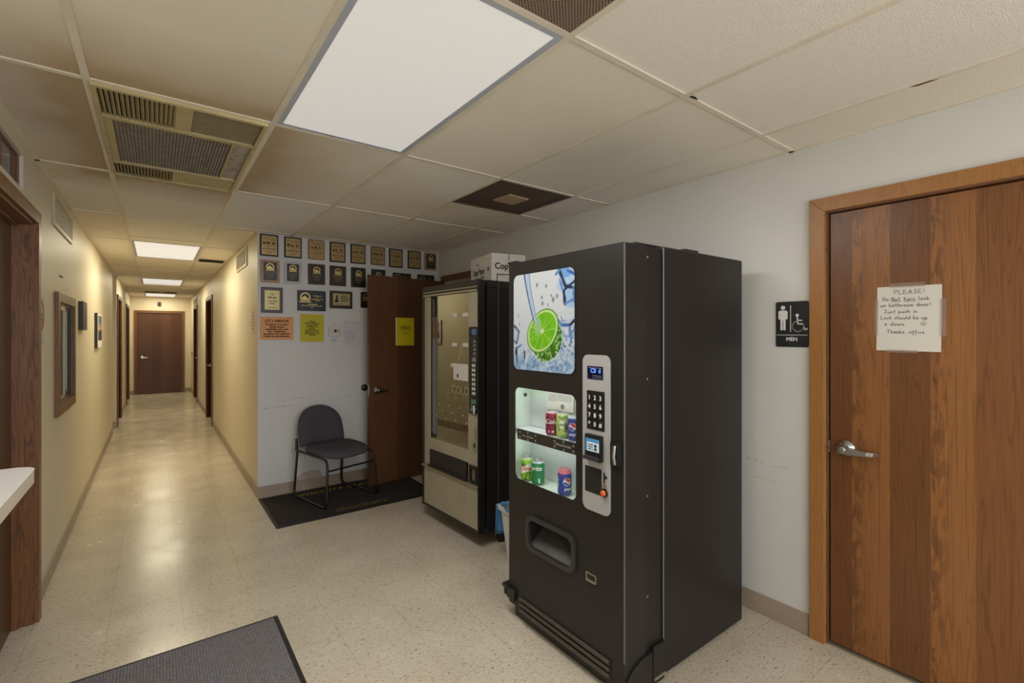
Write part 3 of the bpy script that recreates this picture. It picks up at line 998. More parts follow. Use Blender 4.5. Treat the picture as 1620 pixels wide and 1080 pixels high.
# hallway slot vent, plenum grille, detector
t = thing('ceiling_vent', 'small grey louvered ceiling vent near the first hallway light', 'air vent', (0.56, 7.03, CEIL))
b = MB().ring(fr, (0.430, -7.15, 0.70, -6.92), (0.442, -7.138, 0.688, -6.932), 0, 0.008)
build('frame', b, mat('grey_vent_metal', (108, 106, 98), 0.5), t)
b = MB()
for k in range(7):
    yy = 6.94 + k * .028
    b.add([fr(.442, -yy - .022, .0006), fr(.688, -yy - .022, .0006), fr(.688, -yy, .008), fr(.442, -yy, .008)], [(0, 1, 2, 3), (3, 2, 1, 0)])
build('louver_panel', b, mat('grey_vent_metal', (108, 106, 98), 0.5), t)
t = thing('ceiling_vent', 'dark return grille in the ceiling before the farthest hallway light', 'air vent', (0.1, 13.0, CEIL))
b = MB().ring(fr, (GX[0] + .012, -13.35, GX[1] - .012, -12.72), (GX[0] + .03, -13.33, GX[1] - .03, -12.74), 0, 0.008)
build('frame', b, M_vent_cream, t)
b = MB().rrect(fr, GX[0] + .03, -13.33, GX[1] - .03, -12.74, 0, 0.002)
build('grille', b, mat('brown_grille', (84, 70, 48), 0.7), t)
t = thing('smoke_detector', 'round white smoke detector on the hallway ceiling', 'smoke detector', (0.11, 12.55, CEIL))
b = MB().lathe((0.11, 12.55, CEIL), (0, 0, -1), [(.062, -.001), (.062, .012), (.05, .03), (.02, .034)], 20)
build('housing', b, M_plastic_w, t, smooth=40)

# wall vents
def wall_vent(fr, u0, v0, u1, v1, n, label, dens=0.36):
    t = thing('wall_vent', label, 'air vent', tuple(fr((u0 + u1) / 2, v0, 0)))
    b = MB().ring(fr, (u0, v0, u1, v1), (u0 + .025, v0 + .025, u1 - .025, v1 - .025), 0, 0.012)
    build('frame', b, M_vent_wall, t, bevel=0.002)
    b = MB().rrect(fr, u0 + .02, v0 + .02, u1 - .02, v1 - .02, 0.0004, 0.002)
    build('backing', b, mat('vent_shadow', (70, 60, 42), 0.8), t)
    b = MB()
    for k in range(n):
        uu = u0 + .03 + (u1 - u0 - .06) * (k + .5) / n
        hw = (u1 - u0 - .06) / n * dens / 2
        b.rrect(fr, uu - hw, v0 + .025, uu + hw, v1 - .025, 0.002, 0.009)
    build('louver_panel', b, M_vent_wall, t)
    return t
wall_vent(FXP(XL), 4.03, 2.15, 4.83, 2.345, 11, 'ivory vent high on the left hallway wall')
wall_vent(FX(XC), -6.10, 2.165, -5.38, 2.365, 6, 'ivory vent high on the right hallway wall by the corner')
wall_vent(FX(XC), -13.55, 2.13, -12.40, 2.30, 6, 'distant vent above the farther right hallway door')
wall_vent(FXP(XL2), 11.7, 2.14, 12.3, 2.34, 6, 'distant vent high on the far left hallway wall')

# ------------------------------------------------------------------ plaque wall
FP = FY(YP)
def emblem(b, fr, u, v, r, d):
    """arched ring over a foot bar with a sweep inside"""
    n = 28
    o = [(u + r * math.cos(R(-50 + 280 * k / n)), v + r * math.sin(R(-50 + 280 * k / n))) for k in range(n + 1)]
    i = [(u + .74 * r * math.cos(R(230 - 280 * k / n)), v + .74 * r * math.sin(R(230 - 280 * k / n))) for k in range(n + 1)]
    b.prism(fr, o + i, d, d + .0012)
    b.rrect(fr, u - r * 1.1, v - r * 1.02, u + r * 1.1, v - r * .78, d, d + .0012)
    b.prism(fr, [(u - .66 * r, v - .1 * r), (u - .1 * r, v + .35 * r), (u + .62 * r, v - .35 * r), (u + .4 * r, v - .62 * r), (u - .45 * r, v - .62 * r)], d, d + .001)

def plaque(x0, z1, w, h, style, label, board, plate=None, seed=0, tilt=0.0, group='award plaques on the white wall'):
    t = thing('award_plaque', label, 'plaque', (x0 + w / 2, YP, z1 - h), group=group)
    o = Vector((x0, YP, z1 - h))
    f = frame(o, (math.cos(tilt), 0, math.sin(tilt)), (-math.sin(tilt), 0, math.cos(tilt)))
    b = MB().rrect(f, 0, 0, w, h, 0.0002, 0.016)
    build('board', b, board, t, bevel=0.003)
    D = 0.0162
    if style == 'gold':
        m_ = w * 0.085
        b = MB().rrect(f, m_, m_, w - m_, h - m_, D, D + .0015)
        p = build('plate', b, M_gold, t)
        b = MB()
        pw = w - 2 * m_
        c = w / 2
        D += .002
        b.dashes(f, c - pw * .32, c + pw * .32, h * .82, h * .025, seed + 1, D)
        b.dashes(f, c - pw * .42, c + pw * .42, h * .755, h * .025, seed + 2, D)
        for s_ in (-.42, -.16, .16):
            b.dashes(f, c + pw * s_, c + pw * (s_ + .22), h * .545, h * .12, seed + 3 + int(s_ * 50), D, .9)
        b.dashes(f, c - pw * .40, c + pw * .40, h * .485, h * .022, seed + 5, D)
        b.dashes(f, c - pw * .12, c + pw * .12, h * .43, h * .02, seed + 6, D)
        b.dashes(f, c - pw * .42, c + pw * .42, h * .315, h * .045, seed + 7, D, .92)
        b.dashes(f, c - pw * .3, c + pw * .3, h * .235, h * .018, seed + 8, D)
        b.dashes(f, c - pw * .16, c + pw * .16, h * .15, h * .03, seed + 9, D)
        build('engraving', b, M_brown_ink, p)
    elif style == 'emblem':
        m_ = w * 0.15
        b = MB().rrect(f, m_, m_ * .8, w - m_, h - m_ * .8, D, D + .0015)
        p = build('plate', b, plate, t)
        b = MB()
        D += .002
        emblem(b, f, w / 2, h * .70, w * .21, D)
        build('emblem', b, M_gold_ink, p)
        b = MB()
        c = w / 2
        for k, (hw, z, hh) in enumerate(((.28, .47, .02), (.30, .425, .02), (.24, .38, .02), (.20, .32, .032), (.22, .255, .018), (.14, .215, .018), (.07, .18, .018))):
            b.dashes(f, c - w * hw, c + w * hw, h * z, h * hh, seed + k, D)
        build('engraving', b, M_gold_pale, p)
    return t, f, D

W1, H1 = 0.152, 0.197
row1 = [(.757, M_bk_board, 'black-edged gold award plaque, first from left in the top row'),
        (.958, M_bk_board, 'black-edged gold award plaque, second from left in the top row'),
        (1.168, M_lt_board, 'clear-edged gold award plaque, third from left in the top row'),
        (1.368, M_bk_board, 'black-edged gold award plaque, fourth from left in the top row'),
        (1.572, M_wd_board, 'brown-edged gold award plaque, fifth from left in the top row'),
        (1.780, mat('gold_brown_board', (120, 88, 50), 0.4), 'tan-edged gold award plaque, sixth from left in the top row'),
        (1.978, M_bk_board, 'black-edged gold award plaque, seventh from left in the top row'),
        (2.190, M_bk_board, 'black-edged gold award plaque, eighth from left in the top row')]
for k, (x, m, lab) in enumerate(row1):
    plaque(x, 2.385, W1, H1 - 0.004 * (k % 3), 'gold', lab, m, seed=20 * k, tilt=(-1) ** k * .004)
plaque(2.389, 2.385, .150, .192, 'emblem', 'rosy-edged black award plaque at the right end of the top row', M_rose_board, M_bk_board, 300)
row2 = [(.761, .158, .203, M_rose_board, M_bk_board, 'rosy-edged black emblem plaque, first from left in the second row'),
        (.957, .150, .198, M_clear, M_bk_board, 'silver-edged black emblem plaque, second from left in the second row'),
        (1.168, .157, .197, M_wd_board, M_bk_board, 'maroon-brown emblem plaque, third from left in the second row'),
        (1.367, .158, .196, M_wd_board, M_wd_board, 'maroon-brown emblem plaque, fourth from left in the second row'),
        (1.577, .150, .200, M_green_board, M_bk_board, 'dark green emblem plaque with blank lower half, second row'),
        (1.785, .150, .200, M_green_board, M_green_board, 'dark green emblem plaque peeking above the corner of the open door')]
for k, (x, w_, h_, m, pl, lab) in enumerate(row2):
    plaque(x, 2.152, w_, h_, 'emblem', lab, m, pl, 400 + 20 * k, tilt=(-1) ** k * .006)

def wide_plaque(x0, z1, w, h, board, label, seed, kind='dark'):
    t, f, D = plaque(x0, z1, w, h, 'none', label, board, seed=seed)
    b = MB()
    emblem(b, f, w * .27, h * .66, h * .24, D)
    build('emblem', b, M_gold_ink if kind == 'dark' else M_gold_pale, t)
    b = MB()
    for k, (u0, u1, z, hh) in enumerate(((.55, .85, .72, .05), (.64, .74, .645, .03), (.48, .92, .56, .04), (.62, .80, .49, .04))):
        b.dashes(f, w * u0, w * u1, h * z, h * hh, seed + k, D)
    for k, (u0, u1, z, hh) in enumerate(((.36, .70, .30, .055), (.14, .88, .235, .035), (.46, .56, .15, .04))):
        b.dashes(f, w * u0, w * u1, h * z, h * hh, seed + 9 + k, D)
    build('lettering', b, M_gold_ink if kind == 'dark' else M_gold_pale, t)
wide_plaque(2.02, 2.133, .205, .15, M_wd_board, 'dark brown wide plaque half hidden above the open door', 600, 'dim')
wide_plaque(2.303, 2.135, .204, .15, M_bk_board, 'black wide plaque above the hinge side of the open door', 620, 'dim')
wide_plaque(1.072, 1.894, .258, .194, mat('blue_black_board', (30, 31, 40), 0.3), 'blue-black wide plaque with gold emblem, second in the third row', 640)
wide_plaque(1.674, 1.908, .22, .16, M_bk_board, 'black wide plaque cut off by the edge of the open door', 660, 'dim')
# ten-year plaque
t, f, D = plaque(.766, 1.905, .18, .232, 'none', 'dark wood plaque with gold plate reading 10, first in the third row', M_wd_board)
b = MB().rrect(f, .028, .028, .152, .204, D, D + .0015)
p = build('plate', b, mat('pale_gold_plate', (178, 162, 112), 0.35, metal=0.4), t)
b = MB().text(f, '10', .034, .088, .157, D + .002)
for k, (hw, z, hh) in enumerate(((.036, .133, .013), (.040, .103, .008), (.025, .080, .008), (.042, .045, .006))):
    b.dashes(f, .09 - hw, .09 + hw, z, hh, 700 + k, D + .002, .92)
build('engraving', b, M_ink, p)
# figure plaque
t, f, D = plaque(1.367, 1.905, .222, .172, 'none', 'brown wood plaque with silver-gold plate and black figure, third row', M_wd_board, tilt=-.006)
b = MB().rrect(f, .03, .03, .195, .146, D, D + .0015)
p = build('plate', b, mat('pale_gold_plate', (178, 162, 112), 0.35, metal=0.4), t)
b = MB()
q = D + .002
b.prism(f, [(.045, .06), (.085, .06), (.08, .085), (.072, .09), (.078, .12), (.066, .135), (.058, .12), (.06, .09), (.05, .085)], q, q + .0004)
for k, (u0, u1, z, hh) in enumerate(((.10, .165, .118, .012), (.105, .185, .095, .012), (.10, .175, .072, .012), (.045, .12, .042, .004))):
    b.dashes(f, u0, u1, z, hh, 720 + k, q, .92)
build('engraving', b, M_ink, p)

# papers on the wall
def sheet(name, label, cat, fr, u0, v0, u1, v1, m, d=0.0004, tilt=0.0, sag=0.002):
    t = thing(name, label, cat, tuple(fr((u0 + u1) / 2, v0, 0)))
    nu, nv = 8, 10
    uc, vc = (u0 + u1) / 2, (v0 + v1) / 2
    def pt(i, j, dd):
        a, c = u0 + (u1 - u0) * i / nu - uc, v0 + (v1 - v0) * j / nv - vc
        bulge = sag * math.sin(math.pi * i / nu) * (1 - j / nv)
        return fr(uc + a * math.cos(tilt) - c * math.sin(tilt), vc + a * math.sin(tilt) + c * math.cos(tilt), d + dd + bulge)
    b = MB()
    vs = [pt(i, j, .0006) for j in range(nv + 1) for i in range(nu + 1)] + [pt(i, j, 0) for j in range(nv + 1) for i in range(nu + 1)]
    N = (nu + 1) * (nv + 1)
    fs = []
    for j in range(nv):
        for i in range(nu):
            a = j * (nu + 1) + i
            fs += [(a, a + 1, a + nu + 2, a + nu + 1), (N + a + nu + 1, N + a + nu + 2, N + a + 1, N + a)]
    b.add(vs, fs)
    build('sheet', b, m, t, smooth=60)
    f2 = frame(fr(uc, vc, d + .001 + sag), fr(math.cos(tilt), math.sin(tilt), 0) - fr(0, 0, 0), fr(-math.sin(tilt), math.cos(tilt), 0) - fr(0, 0, 0))
    return t, f2

t, f = sheet('paper_notice', 'orange paper reminder notice taped on the plaque wall', 'notice', FP, .757, 1.426, 1.040, 1.637, M_orange)
b = MB().text(f, 'JUST A REMINDER', .030, 0, .058, bold=.0006, sx=.84)
b.rrect(f, -.115, .052, .115, .0535, 0, .0004)
for k, hw in enumerate((.092, .062, .094, .075, .11, .112)):
    b.dashes(f, -hw, hw, .028 - k * .0215, .0125, 800 + k, .0004, .9)
b.dashes(f, .085, .132, .094, .005, 811, .0004)
build('lettering', b, M_ink, t)
t, f = sheet('paper_notice', 'crinkled yellow paper notice beside the thermostat', 'notice', FP, 1.098, 1.405, 1.316, 1.668, M_yellow, sag=.004, tilt=-.01)
b = MB()
for k, hw in enumerate((.028, .068, .05, .052, .028, .058, .064, .068, .028)):
    b.dashes(f, -hw, hw, .058 - k * .0165, .0095, 830 + k, .0006, .9)
build('lettering', b, mat('olive_ink', (74, 70, 24), 0.8), t)
t, f = sheet('paper_notice', 'white printed sheet on the wall right of the thermostat', 'notice', FP, 1.505, 1.355, 1.672, 1.612, mat('pale_paper', (206, 204, 206), 0.8), tilt=-.008)
b = MB()
b.rrect(f, -.075, .111, .072, .114, 0, .0004)
for k, (u0, u1) in enumerate(((-.07, -.04), (-.07, -.045), (-.07, .04), (-.07, .045), (-.065, .03), (-.07, .035), (-.07, .04), (-.07, -.035))):
    b.dashes(f, u0, u1, .06 - k * .022, .007, 850 + k, .0004, .9)
build('lettering', b, mat('pale_print', (168, 166, 170), 0.8), t)
t, f = sheet('paper_label', 'tiny white label under the thermostat', 'label', FP, 1.380, 1.400, 1.442, 1.436, mat('pale_paper', (206, 204, 206), 0.8), sag=.0005)
b = MB()
for k in range(3):
    b.dashes(f, -.024, .024, .006 - k * .008, .005, 870 + k, .0003, .9)
build('lettering', b, mat('pale_print', (168, 166, 170), 0.8), t)

t = thing('thermostat', 'white wall thermostat with small dark display', 'thermostat', (1.416, YP, 1.455))
b = MB().rrect(FP, 1.355, 1.458, 1.480, 1.548, 0, .026, .012)
build('housing', b, M_plastic_w, t, bevel=.004)
b = MB().rrect(FP, 1.405, 1.496, 1.432, 1.522, .0262, .0268)
build('display', b, M_blackp, t)
b = MB().rrect(FP, 1.446, 1.490, 1.452, 1.526, .0262, .029)
build('switch', b, M_grey_ink, t)
b = MB().rrect(FP, 1.401, 1.572, 1.411, 1.578, 0, .004)
tag(build('wall_screw', b, M_grey_ink), 'small dark screw head in the wall above the thermostat', 'screw')

t = thing('door_stop', 'round black wall bumper left of the open door handle', 'door stop', (1.716, YP, .93))
b = MB().lathe((1.716, YP, .93), (0, -1, 0), [(.034, 0), (.034, .006), (.028, .014), (.02, .016)], 24)
build('base', b, M_blackp, t, smooth=40)
b = MB().lathe((1.716, YP - .016, .93), (0, -1, 0), [(.017, 0), (.015, .006), (.004, .009)], 20)
build('knob', b, M_chrome, t, smooth=40)

# scuffs: marks with their own shape
b = MB()
rd = random.Random(5)
def scuff(b, fr, u0, v0, u1, v1, w, seed):
    rd = random.Random(seed)
    n = 16
    pts = [(u0 + (u1 - u0) * k / n, v0 + (v1 - v0) * k / n + rd.uniform(-1, 1) * w * 1.5) for k in range(n + 1)]
    for a, c in zip(pts, pts[1:]):
        if rd.random() < .75:
            ribbon(b, fr, [a, c], w * rd.uniform(.3, 1), .0004)
scuff(b, FP, .742, .800, 1.03, .815, .004, 1)
scuff(b, FP, .90, .862, 1.30, .885, .0035, 2)
scuff(b, FP, 1.30, .842, 1.70, .86, .002, 3)
scuff(b, FP, .86, 1.00, 1.1, .99, .0018, 4)
tag(build('wall_scuff', b, M_scuff), 'grey scuff lines on the plaque wall behind the chair', 'scuff mark')
b = MB()
scuff(b, FX(XR), -1.295, .806, -1.20, .80, .003, 6)
scuff(b, FX(XR), -1.16, .792, -1.075, .80, .0022, 7)
scuff(b, FX(XR), -1.30, .72, -1.07, .712, .0016, 8)
tag(build('wall_scuff', b, M_scuff), 'short scuff marks on the white wall beside the soda machine', 'scuff mark')
b = MB()
poly = [(1.05, .098), (1.08, .14), (1.12, .16), (1.2, .175), (1.27, .165), (1.29, .13), (1.31, .1)]
b.prism(FP, poly, 0, .0006)
tag(build('peeled_patch', b, mat('bare_plaster', (186, 172, 160), 0.9)), 'peeled paint patch on the wall low behind the chair', 'peeled paint')

# yellow sheet on the open door
frOw = frame(Vector((fx, fy, 0)), ux)
t, f = sheet('paper_notice', 'bright yellow punched sheet taped to the open brown door', 'notice', frOw, .292, 1.362, .50, 1.645, M_yellow_b)
b = MB()
for k, (hw, z) in enumerate(((.012, .062), (.07, .047), (.05, .034), (.062, .021), (.014, -.012), (.03, -.026))):
    b.dashes(f, -hw, hw, z, .0065, 900 + k, .0005, .9)
build('lettering', b, mat('olive_ink', (74, 70, 24), 0.8), t)
b = MB().rrect(f, -.115, -.1405, -.104, .1405, -.0004, .0004)
for k in range(3):
    b.disc(f, -.109, -.09 + k * .09, .004, .0004, .0006, 10)
build('punched_edge', b, M_paper, t)

# ------------------------------------------------------------------ left wall pictures and notices
def sunset(u, v):
    n = vnoise(u, v, 6, 8, 3)
    top = np.stack([.36 + .1 * n, .38 + .08 * n, .50 + .0 * n], -1)
    mid = np.stack([.82 + 0 * n, .56 + .1 * n, .42 + .1 * n], -1)
    low = np.stack([.16 + .12 * n, .14 + .1 * n, .16 + .1 * n], -1)
    t1 = sstep(.45, .8, v)[..., None]
    c = mid * (1 - t1) + top * t1
    hl = .40 + .12 * (vnoise(u, v * 0, 5, 1, 9) - .5)
    t2 = sstep(hl - .02, hl + .02, v)[..., None]
    return low * (1 - t2) + c * t2
t = thing('framed_picture', 'sunset picture with white border on the left hallway wall, farther one', 'picture', (XL, 6.81, 1.33))
b = MB().rrect(FXP(XL), 6.56, 1.332, 7.06, 1.70, .0004, .026)
build('backing', b, M_blackp, t)
b = MB().rrect(FXP(XL), 6.563, 1.335, 7.057, 1.697, .026, .028)
build('mat_border', b, M_paper, t)
vgrid('print', FXP(XL), 6.60, 1.41, 7.02, 1.675, 24, 30, sunset, M_print, t, d=.0285)
t = thing('framed_picture', 'dark thick canvas picture on the left hallway wall, nearer one', 'picture', (XL, 5.415, 1.51))
b = MB().rrect(FXP(XL), 5.27, 1.512, 5.56, 1.75, .0004, .030)
build('canvas_edge', b, M_blackp, t)
def darkpic(u, v):
    n = vnoise(u, v, 7, 9, 11)
    return np.stack([.22 + .3 * n * v, .16 + .2 * n * v, .16 + .16 * n * (1 - v)], -1)
vgrid('print', FXP(XL), 5.275, 1.517, 5.555, 1.745, 20, 24, darkpic, M_print, t, d=.0305)
t, f = sheet('paper_sign', 'white sign with red circle beside the left doorway frame', 'sign', FXP(XL), 3.55, 1.412, 3.77, 1.69, mat('pale_paper', (206, 204, 206), 0.8), sag=.0005)
b = MB()
b.prism(f, [(.085 * math.cos(2 * math.pi * k / 32), .03 + .085 * math.sin(2 * math.pi * k / 32)) for k in range(32)], .0004, .0009,
        [[(.068 * math.cos(2 * math.pi * k / 32), .03 + .068 * math.sin(2 * math.pi * k / 32)) for k in range(32)]])
b.prism(f, [(-.058, .08), (-.048, .09), (.058, -.02), (.048, -.03)], .0004, .001)
build('red_symbol', b, M_red, t)
b = MB()
b.prism(f, [(-.045, .04), (.045, .045), (.045, .03), (0, .026), (-.012, -.01), (-.032, -.01), (-.028, .022), (-.045, .024)], .0003, .0006)
build('black_symbol', b, M_grey_ink, t)
b = MB().dashes(f, -.03, .06, -.11, .008, 77, .0004)
b.dashes(f, -.03, .05, -.124, .006, 78, .0004)
build('lettering', b, M_grey_ink, t)
b = MB().rrect(FXP(XL), 4.30, 1.86, 4.42, 1.868, 0, .006)
tag(build('wall_hook', b, M_grey_ink), 'tiny dark hook on the wall above the small window', 'hook')
t, f = sheet('paper_notice', 'narrow pale notice on the right hallway wall near the corner', 'notice', FX(XC), -5.13, 1.465, -4.93, 1.74, mat('pale_cream_paper', (214, 204, 188), 0.8))
b = MB()
for k in range(6):
    b.dashes(f, -.07, .06, .07 - k * .03, .012, 940 + k, .0005, .9)
build('lettering', b, mat('faded_red_ink', (180, 120, 96), 0.8), t)
t = thing('wall_box', 'small black box on the end wall above the far door', 'wall box', (.09, YF, 2.19))
b = MB().rrect(FY(YF), .055, 2.185, .12, 2.275, 0, .05)
build('housing', b, M_blackp, t, bevel=.004)
b = MB().disc(FY(YF), .087, 2.215, .012, .05, .053)
build('lens', b, M_glass_dark, t)
t = thing('wall_switch', 'tiny switch plate on the right hallway wall near the far door', 'switch', (XC, 14.2, .95))
b = MB().rrect(FX(XC), -14.26, .95, -14.14, 1.02, 0, .012)
build('plate', b, mat('brown_switch', (92, 72, 46), 0.5), t, bevel=.002)
b = MB().rrect(FX(XC), -14.21, .97, -14.19, 1.0, .012, .02)
build('toggle', b, M_plastic_w, t)

# ------------------------------------------------------------------ restroom sign and note
FR = FX(XR)
t = thing('restroom_sign', 'black MEN restroom sign with white man and wheelchair symbols', 'sign', (XR, 1.06, 1.41))
b = MB().rrect(FR, -1.138, 1.413, -.984, 1.642, .0002, .005, .009)
build('plate', b, M_sign_black, t)
b = MB()
D0, D1 = .0052, .0066
cx = -1.107
b.disc(FR, cx + .004, 1.612, .0105, D0, D1, 20)
man = [(-.019, .0), (-.019, -.037), (-.0145, -.04), (-.0115, -.037), (-.0115, -.009), (-.0105, -.009), (-.0105, -.092), (-.006, -.096), (-.0015, -.092), (-.0015, -.045), (.0015, -.045), (.0015, -.092), (.006, -.096), (.0105, -.092), (.0105, -.009), (.0115, -.009), (.0115, -.037), (.0145, -.04), (.019, -.037), (.019, .0), (.013, .006), (-.013, .006)]
b.prism(FR, [(cx + .004 + p[0] * 1.15, 1.592 + p[1]) for p in man][::-1], D0, D1)
b.rrect(FR, -1.0685, 1.490, -1.0655, 1.622, D0, D1)
# wheelchair: wheel arc, head, torso, legs
wx, wz, wr = -1.032, 1.517, .0255
arc = [(wx + wr * math.cos(R(a)), wz + wr * math.sin(R(a))) for a in range(115, 385, 10)]
for p, q in zip(arc, arc[1:]):
    ribbon(b, FR, [p, q], .0055, D1)
b.disc(FR, wx - .004, wz + .055, .0075, D0, D1, 16)
ribbon(b, FR, [(wx - .003, wz + .046), (wx - .001, wz + .012), (wx + .022, wz + .011), (wx + .032, wz - .018), (wx + .043, wz - .012)], .0062, D1)
ribbon(b, FR, [(wx - .002, wz + .030), (wx + .018, wz + .029)], .005, D1)
b.rrect(FR, -1.133, 1.472, -.989, 1.4745, D0, D1)
b.text(FR, 'MEN', .026, -1.061, 1.444, D1, bold=.0008)
build('symbols', b, M_white_ink, t)

frN = FX(2.585)
t, f = sheet('paper_note', 'handwritten white paper note taped to the oak restroom door', 'note', frN, -.716, 1.405, -.497, 1.685, mat('note_paper', (214, 209, 200), 0.8), tilt=-.012, sag=.001)
tb = MB()
tb.rrect(f, -.065, .134, .055, .154, -.0004, .0002)
tb.rrect(f, -.118, -.075, -.104, .085, -.0004, .0002)
tb.rrect(f, .104, -.075, .124, .08, -.0004, .0002)
tb.rrect(f, -.07, -.148, .035, -.135, -.0004, .0002)
build('tape', tb, M_tape, t)
b = MB()
sz = .022
strokes(b, f, 'PLEASE!', .0185, -.048, .106, .0006, .0014, 1, sx=1.5)
strokes(b, f, 'Do Not turn lock', .0155, -.088, .078, .0006, .0015, 2, under=(1, 2))
strokes(b, f, 'on bathroom door!', .0150, -.096, .052, .0006, .0015, 3, sx=1.38)
strokes(b, f, 'Just push in', .0155, -.084, .024, .0006, .0015, 4)
strokes(b, f, 'Lock should be up', .0148, -.094, -.003, .0006, .0015, 5)
strokes(b, f, '& down.', .0155, -.080, -.030, .0006, .0015, 6, sx=1.5)
strokes(b, f, 'Thanks, office', .0150, -.072, -.064, .0006, .0015, 7)
c = [(.052 + .008 * math.cos(R(a)), -.022 + .0075 * math.sin(R(a))) for a in range(0, 361, 30)]
ribbon(b, f, c, .001, .0005)
ribbon(b, f, [(.0495, -.019), (.0497, -.0215)], .0012, .0005)
ribbon(b, f, [(.0545, -.019), (.0547, -.0215)], .0012, .0005)
ribbon(b, f, [(.048, -.025), (.052, -.0275), (.056, -.025)], .001, .0005)
build('handwriting', b, mat('pen_ink', (70, 66, 66), 0.8), t)

# ------------------------------------------------------------------ soda vending machine
def lime_art(u, v):
    """printed picture: half lime splashing in water with ice"""
    W, H = .446, .485
    x, y = u * W, v * H
    n1, n2, n3 = vnoise(u, v, 9, 10, 1), vnoise(u, v, 26, 28, 2), vnoise(u, v, 60, 64, 4)
    c = np.ones(u.shape + (3,)) * np.array([.84, .86, .88])
    def blend(c, m, col):
        m = np.clip(m, 0, 1)[..., None]
        return c * (1 - m) + np.array(col) * m
    c = blend(c, .5 * sstep(.45, .7, n1) * sstep(.9, .3, v), (.80, .84, .90))
    # water at the bottom
    c = blend(c, sstep(.30, .02, v + .12 * (n1 - .5)) * .85, (.55, .70, .86))
    c = blend(c, sstep(.52, .64, n2) * sstep(.34, .06, v) * .7, (.86, .91, .95))
    c = blend(c, sstep(.66, .76, n3) * sstep(.32, .05, v) * .6, (.28, .45, .68))
    # splash to the right of the lime
    reg = sstep(.42, .75, u) * sstep(.12, .25, v) * sstep(.62, .42, v)
    c = blend(c, reg * sstep(.56, .64, n2) * .75, (.50, .66, .84))
    c = blend(c, reg * sstep(.70, .78, n3) * .8, (.22, .36, .60))
    # ice cubes: outlined soft polygons
    def line(x0, y0, x1, y1, w, col, a=1.0):
        nonlocal c
        px, py = x1 - x0, y1 - y0
        t = np.clip(((u - x0) * px + (v - y0) * py) / (px * px + py * py), 0, 1)
        dd = np.hypot((u - x0 - t * px) * W, (v - y0 - t * py) * H)
        c = blend(c, a * sstep(w, w * .4, dd + .004 * (n2 - .5)), col)
    navy, blue = (.13, .20, .34), (.36, .54, .78)
    def blob(cx, cy, rx, ry, col, a):
        nonlocal c
        c = blend(c, a * sstep(1.15, .75, np.hypot((u - cx) / rx, (v - cy) / ry) + .3 * (n2 - .5)), col)
    blob(.90, .84, .16, .10, (.66, .80, .93), .8); blob(.94, .70, .11, .09, (.62, .76, .90), .8); blob(.86, .96, .10, .05, (.40, .62, .88), .8)
    line(.77, .99, .86, .83, .011, navy); line(.86, .83, .99, .80, .010, navy); line(.78, .90, .82, .80, .008, blue)
    line(.84, .78, .86, .66, .012, navy); line(.86, .66, .98, .70, .008, blue); line(.86, .80, .99, .86, .009, navy); line(.98, .80, .99, .68, .009, blue)
    line(.72, .95, .80, 1.0, .008, blue); line(.90, .97, .99, .93, .009, (.2, .4, .75))
    line(.02, .46, .10, .40, .010, navy); line(.10, .40, .06, .28, .009, navy); line(.01, .30, .06, .28, .008, navy)
    line(.05, .22, .07, .05, .012, navy); line(.07, .05, .18, .09, .008, blue); line(.05, .22, .14, .26, .007, blue); line(.20, .2, .21, .12, .006, navy)
    blob(.05, .36, .07, .09, (.70, .80, .90), .5); blob(.10, .10, .08, .07, (.62, .75, .88), .6)
    line(.74, .52, .82, .46, .007, blue); line(.82, .46, .93, .46, .010, (.25, .42, .70)); line(.93, .46, .99, .50, .009, navy); line(.93, .44, .95, .30, .008, blue)
    for (dx, dy, s) in ((.42, .87, .010), (.57, .85, .009), (.50, .74, .009), (.65, .75, .007), (.51, .68, .010), (.68, .71, .012), (.74, .74, .010), (.60, .66, .006), (.09, .57, .006), (.11, .48, .006), (.30, .30, .006)):
        c = blend(c, .75 * sstep(s, s * .5, np.hypot((u - dx) * W, (v - dy) * H * .7)), (.42, .46, .52))
    # lime: rind below, cut face above
    ang = R(38)
    lx, ly = (u - .505) * W, (v - .405) * H
    a = lx * math.cos(ang) + ly * math.sin(ang)
    bb = -lx * math.sin(ang) + ly * math.cos(ang)
    # rind body offset down-right
    rx_, ry_ = (u - .575) * W, (v - .315) * H
    ra = rx_ * math.cos(ang) + ry_ * math.sin(ang)
    rb = -rx_ * math.sin(ang) + ry_ * math.cos(ang)
    body = np.hypot(ra / .112, rb / .098) + .10 * (n3 - .5)
    c = blend(c, sstep(1.10, 1.0, body) * .8, (.86, .92, .88))
    c = blend(c, sstep(1.01, .96, body), (.28, .55, .08))
    c = blend(c, sstep(1.01, .96, body) * sstep(.52, .62, n3) * .8, (.80, .90, .74))
    c = blend(c, sstep(1.01, .96, body) * sstep(.55, .62, n2) * .7, (.16, .34, .04))
    face = np.hypot(a / .125, bb / .092)
    c = blend(c, sstep(1.03, 1.0, face), (.34, .62, .12))
    c = blend(c, sstep(.97, .94, face), (.80, .90, .62))
    pulp = sstep(.87, .83, face)
    th = np.arctan2(bb / .092, a / .125)
    c = blend(c, pulp, (.42, .74, .08))
    c = blend(c, pulp * sstep(.4, .7, vnoise((th + math.pi) / 6.284, face / 1.1, 40, 5, 6)) * .55, (.56, .84, .22))
    seg = np.abs(((th / (2 * math.pi) * 9 + .5) % 1) - .5) * face
    c = blend(c, pulp * sstep(.035, .012, seg) * .7, (.76, .90, .55))
    c = blend(c, sstep(.16, .06, face), (.86, .93, .72))
    # pouring stream
    t = np.clip((1 - v) / .52, 0, 1)
    cx = .24 + .16 * t ** 1.3
    hw = .052 - .018 * t
    e = (u - cx) / hw
    st = sstep(.45, .52, v)
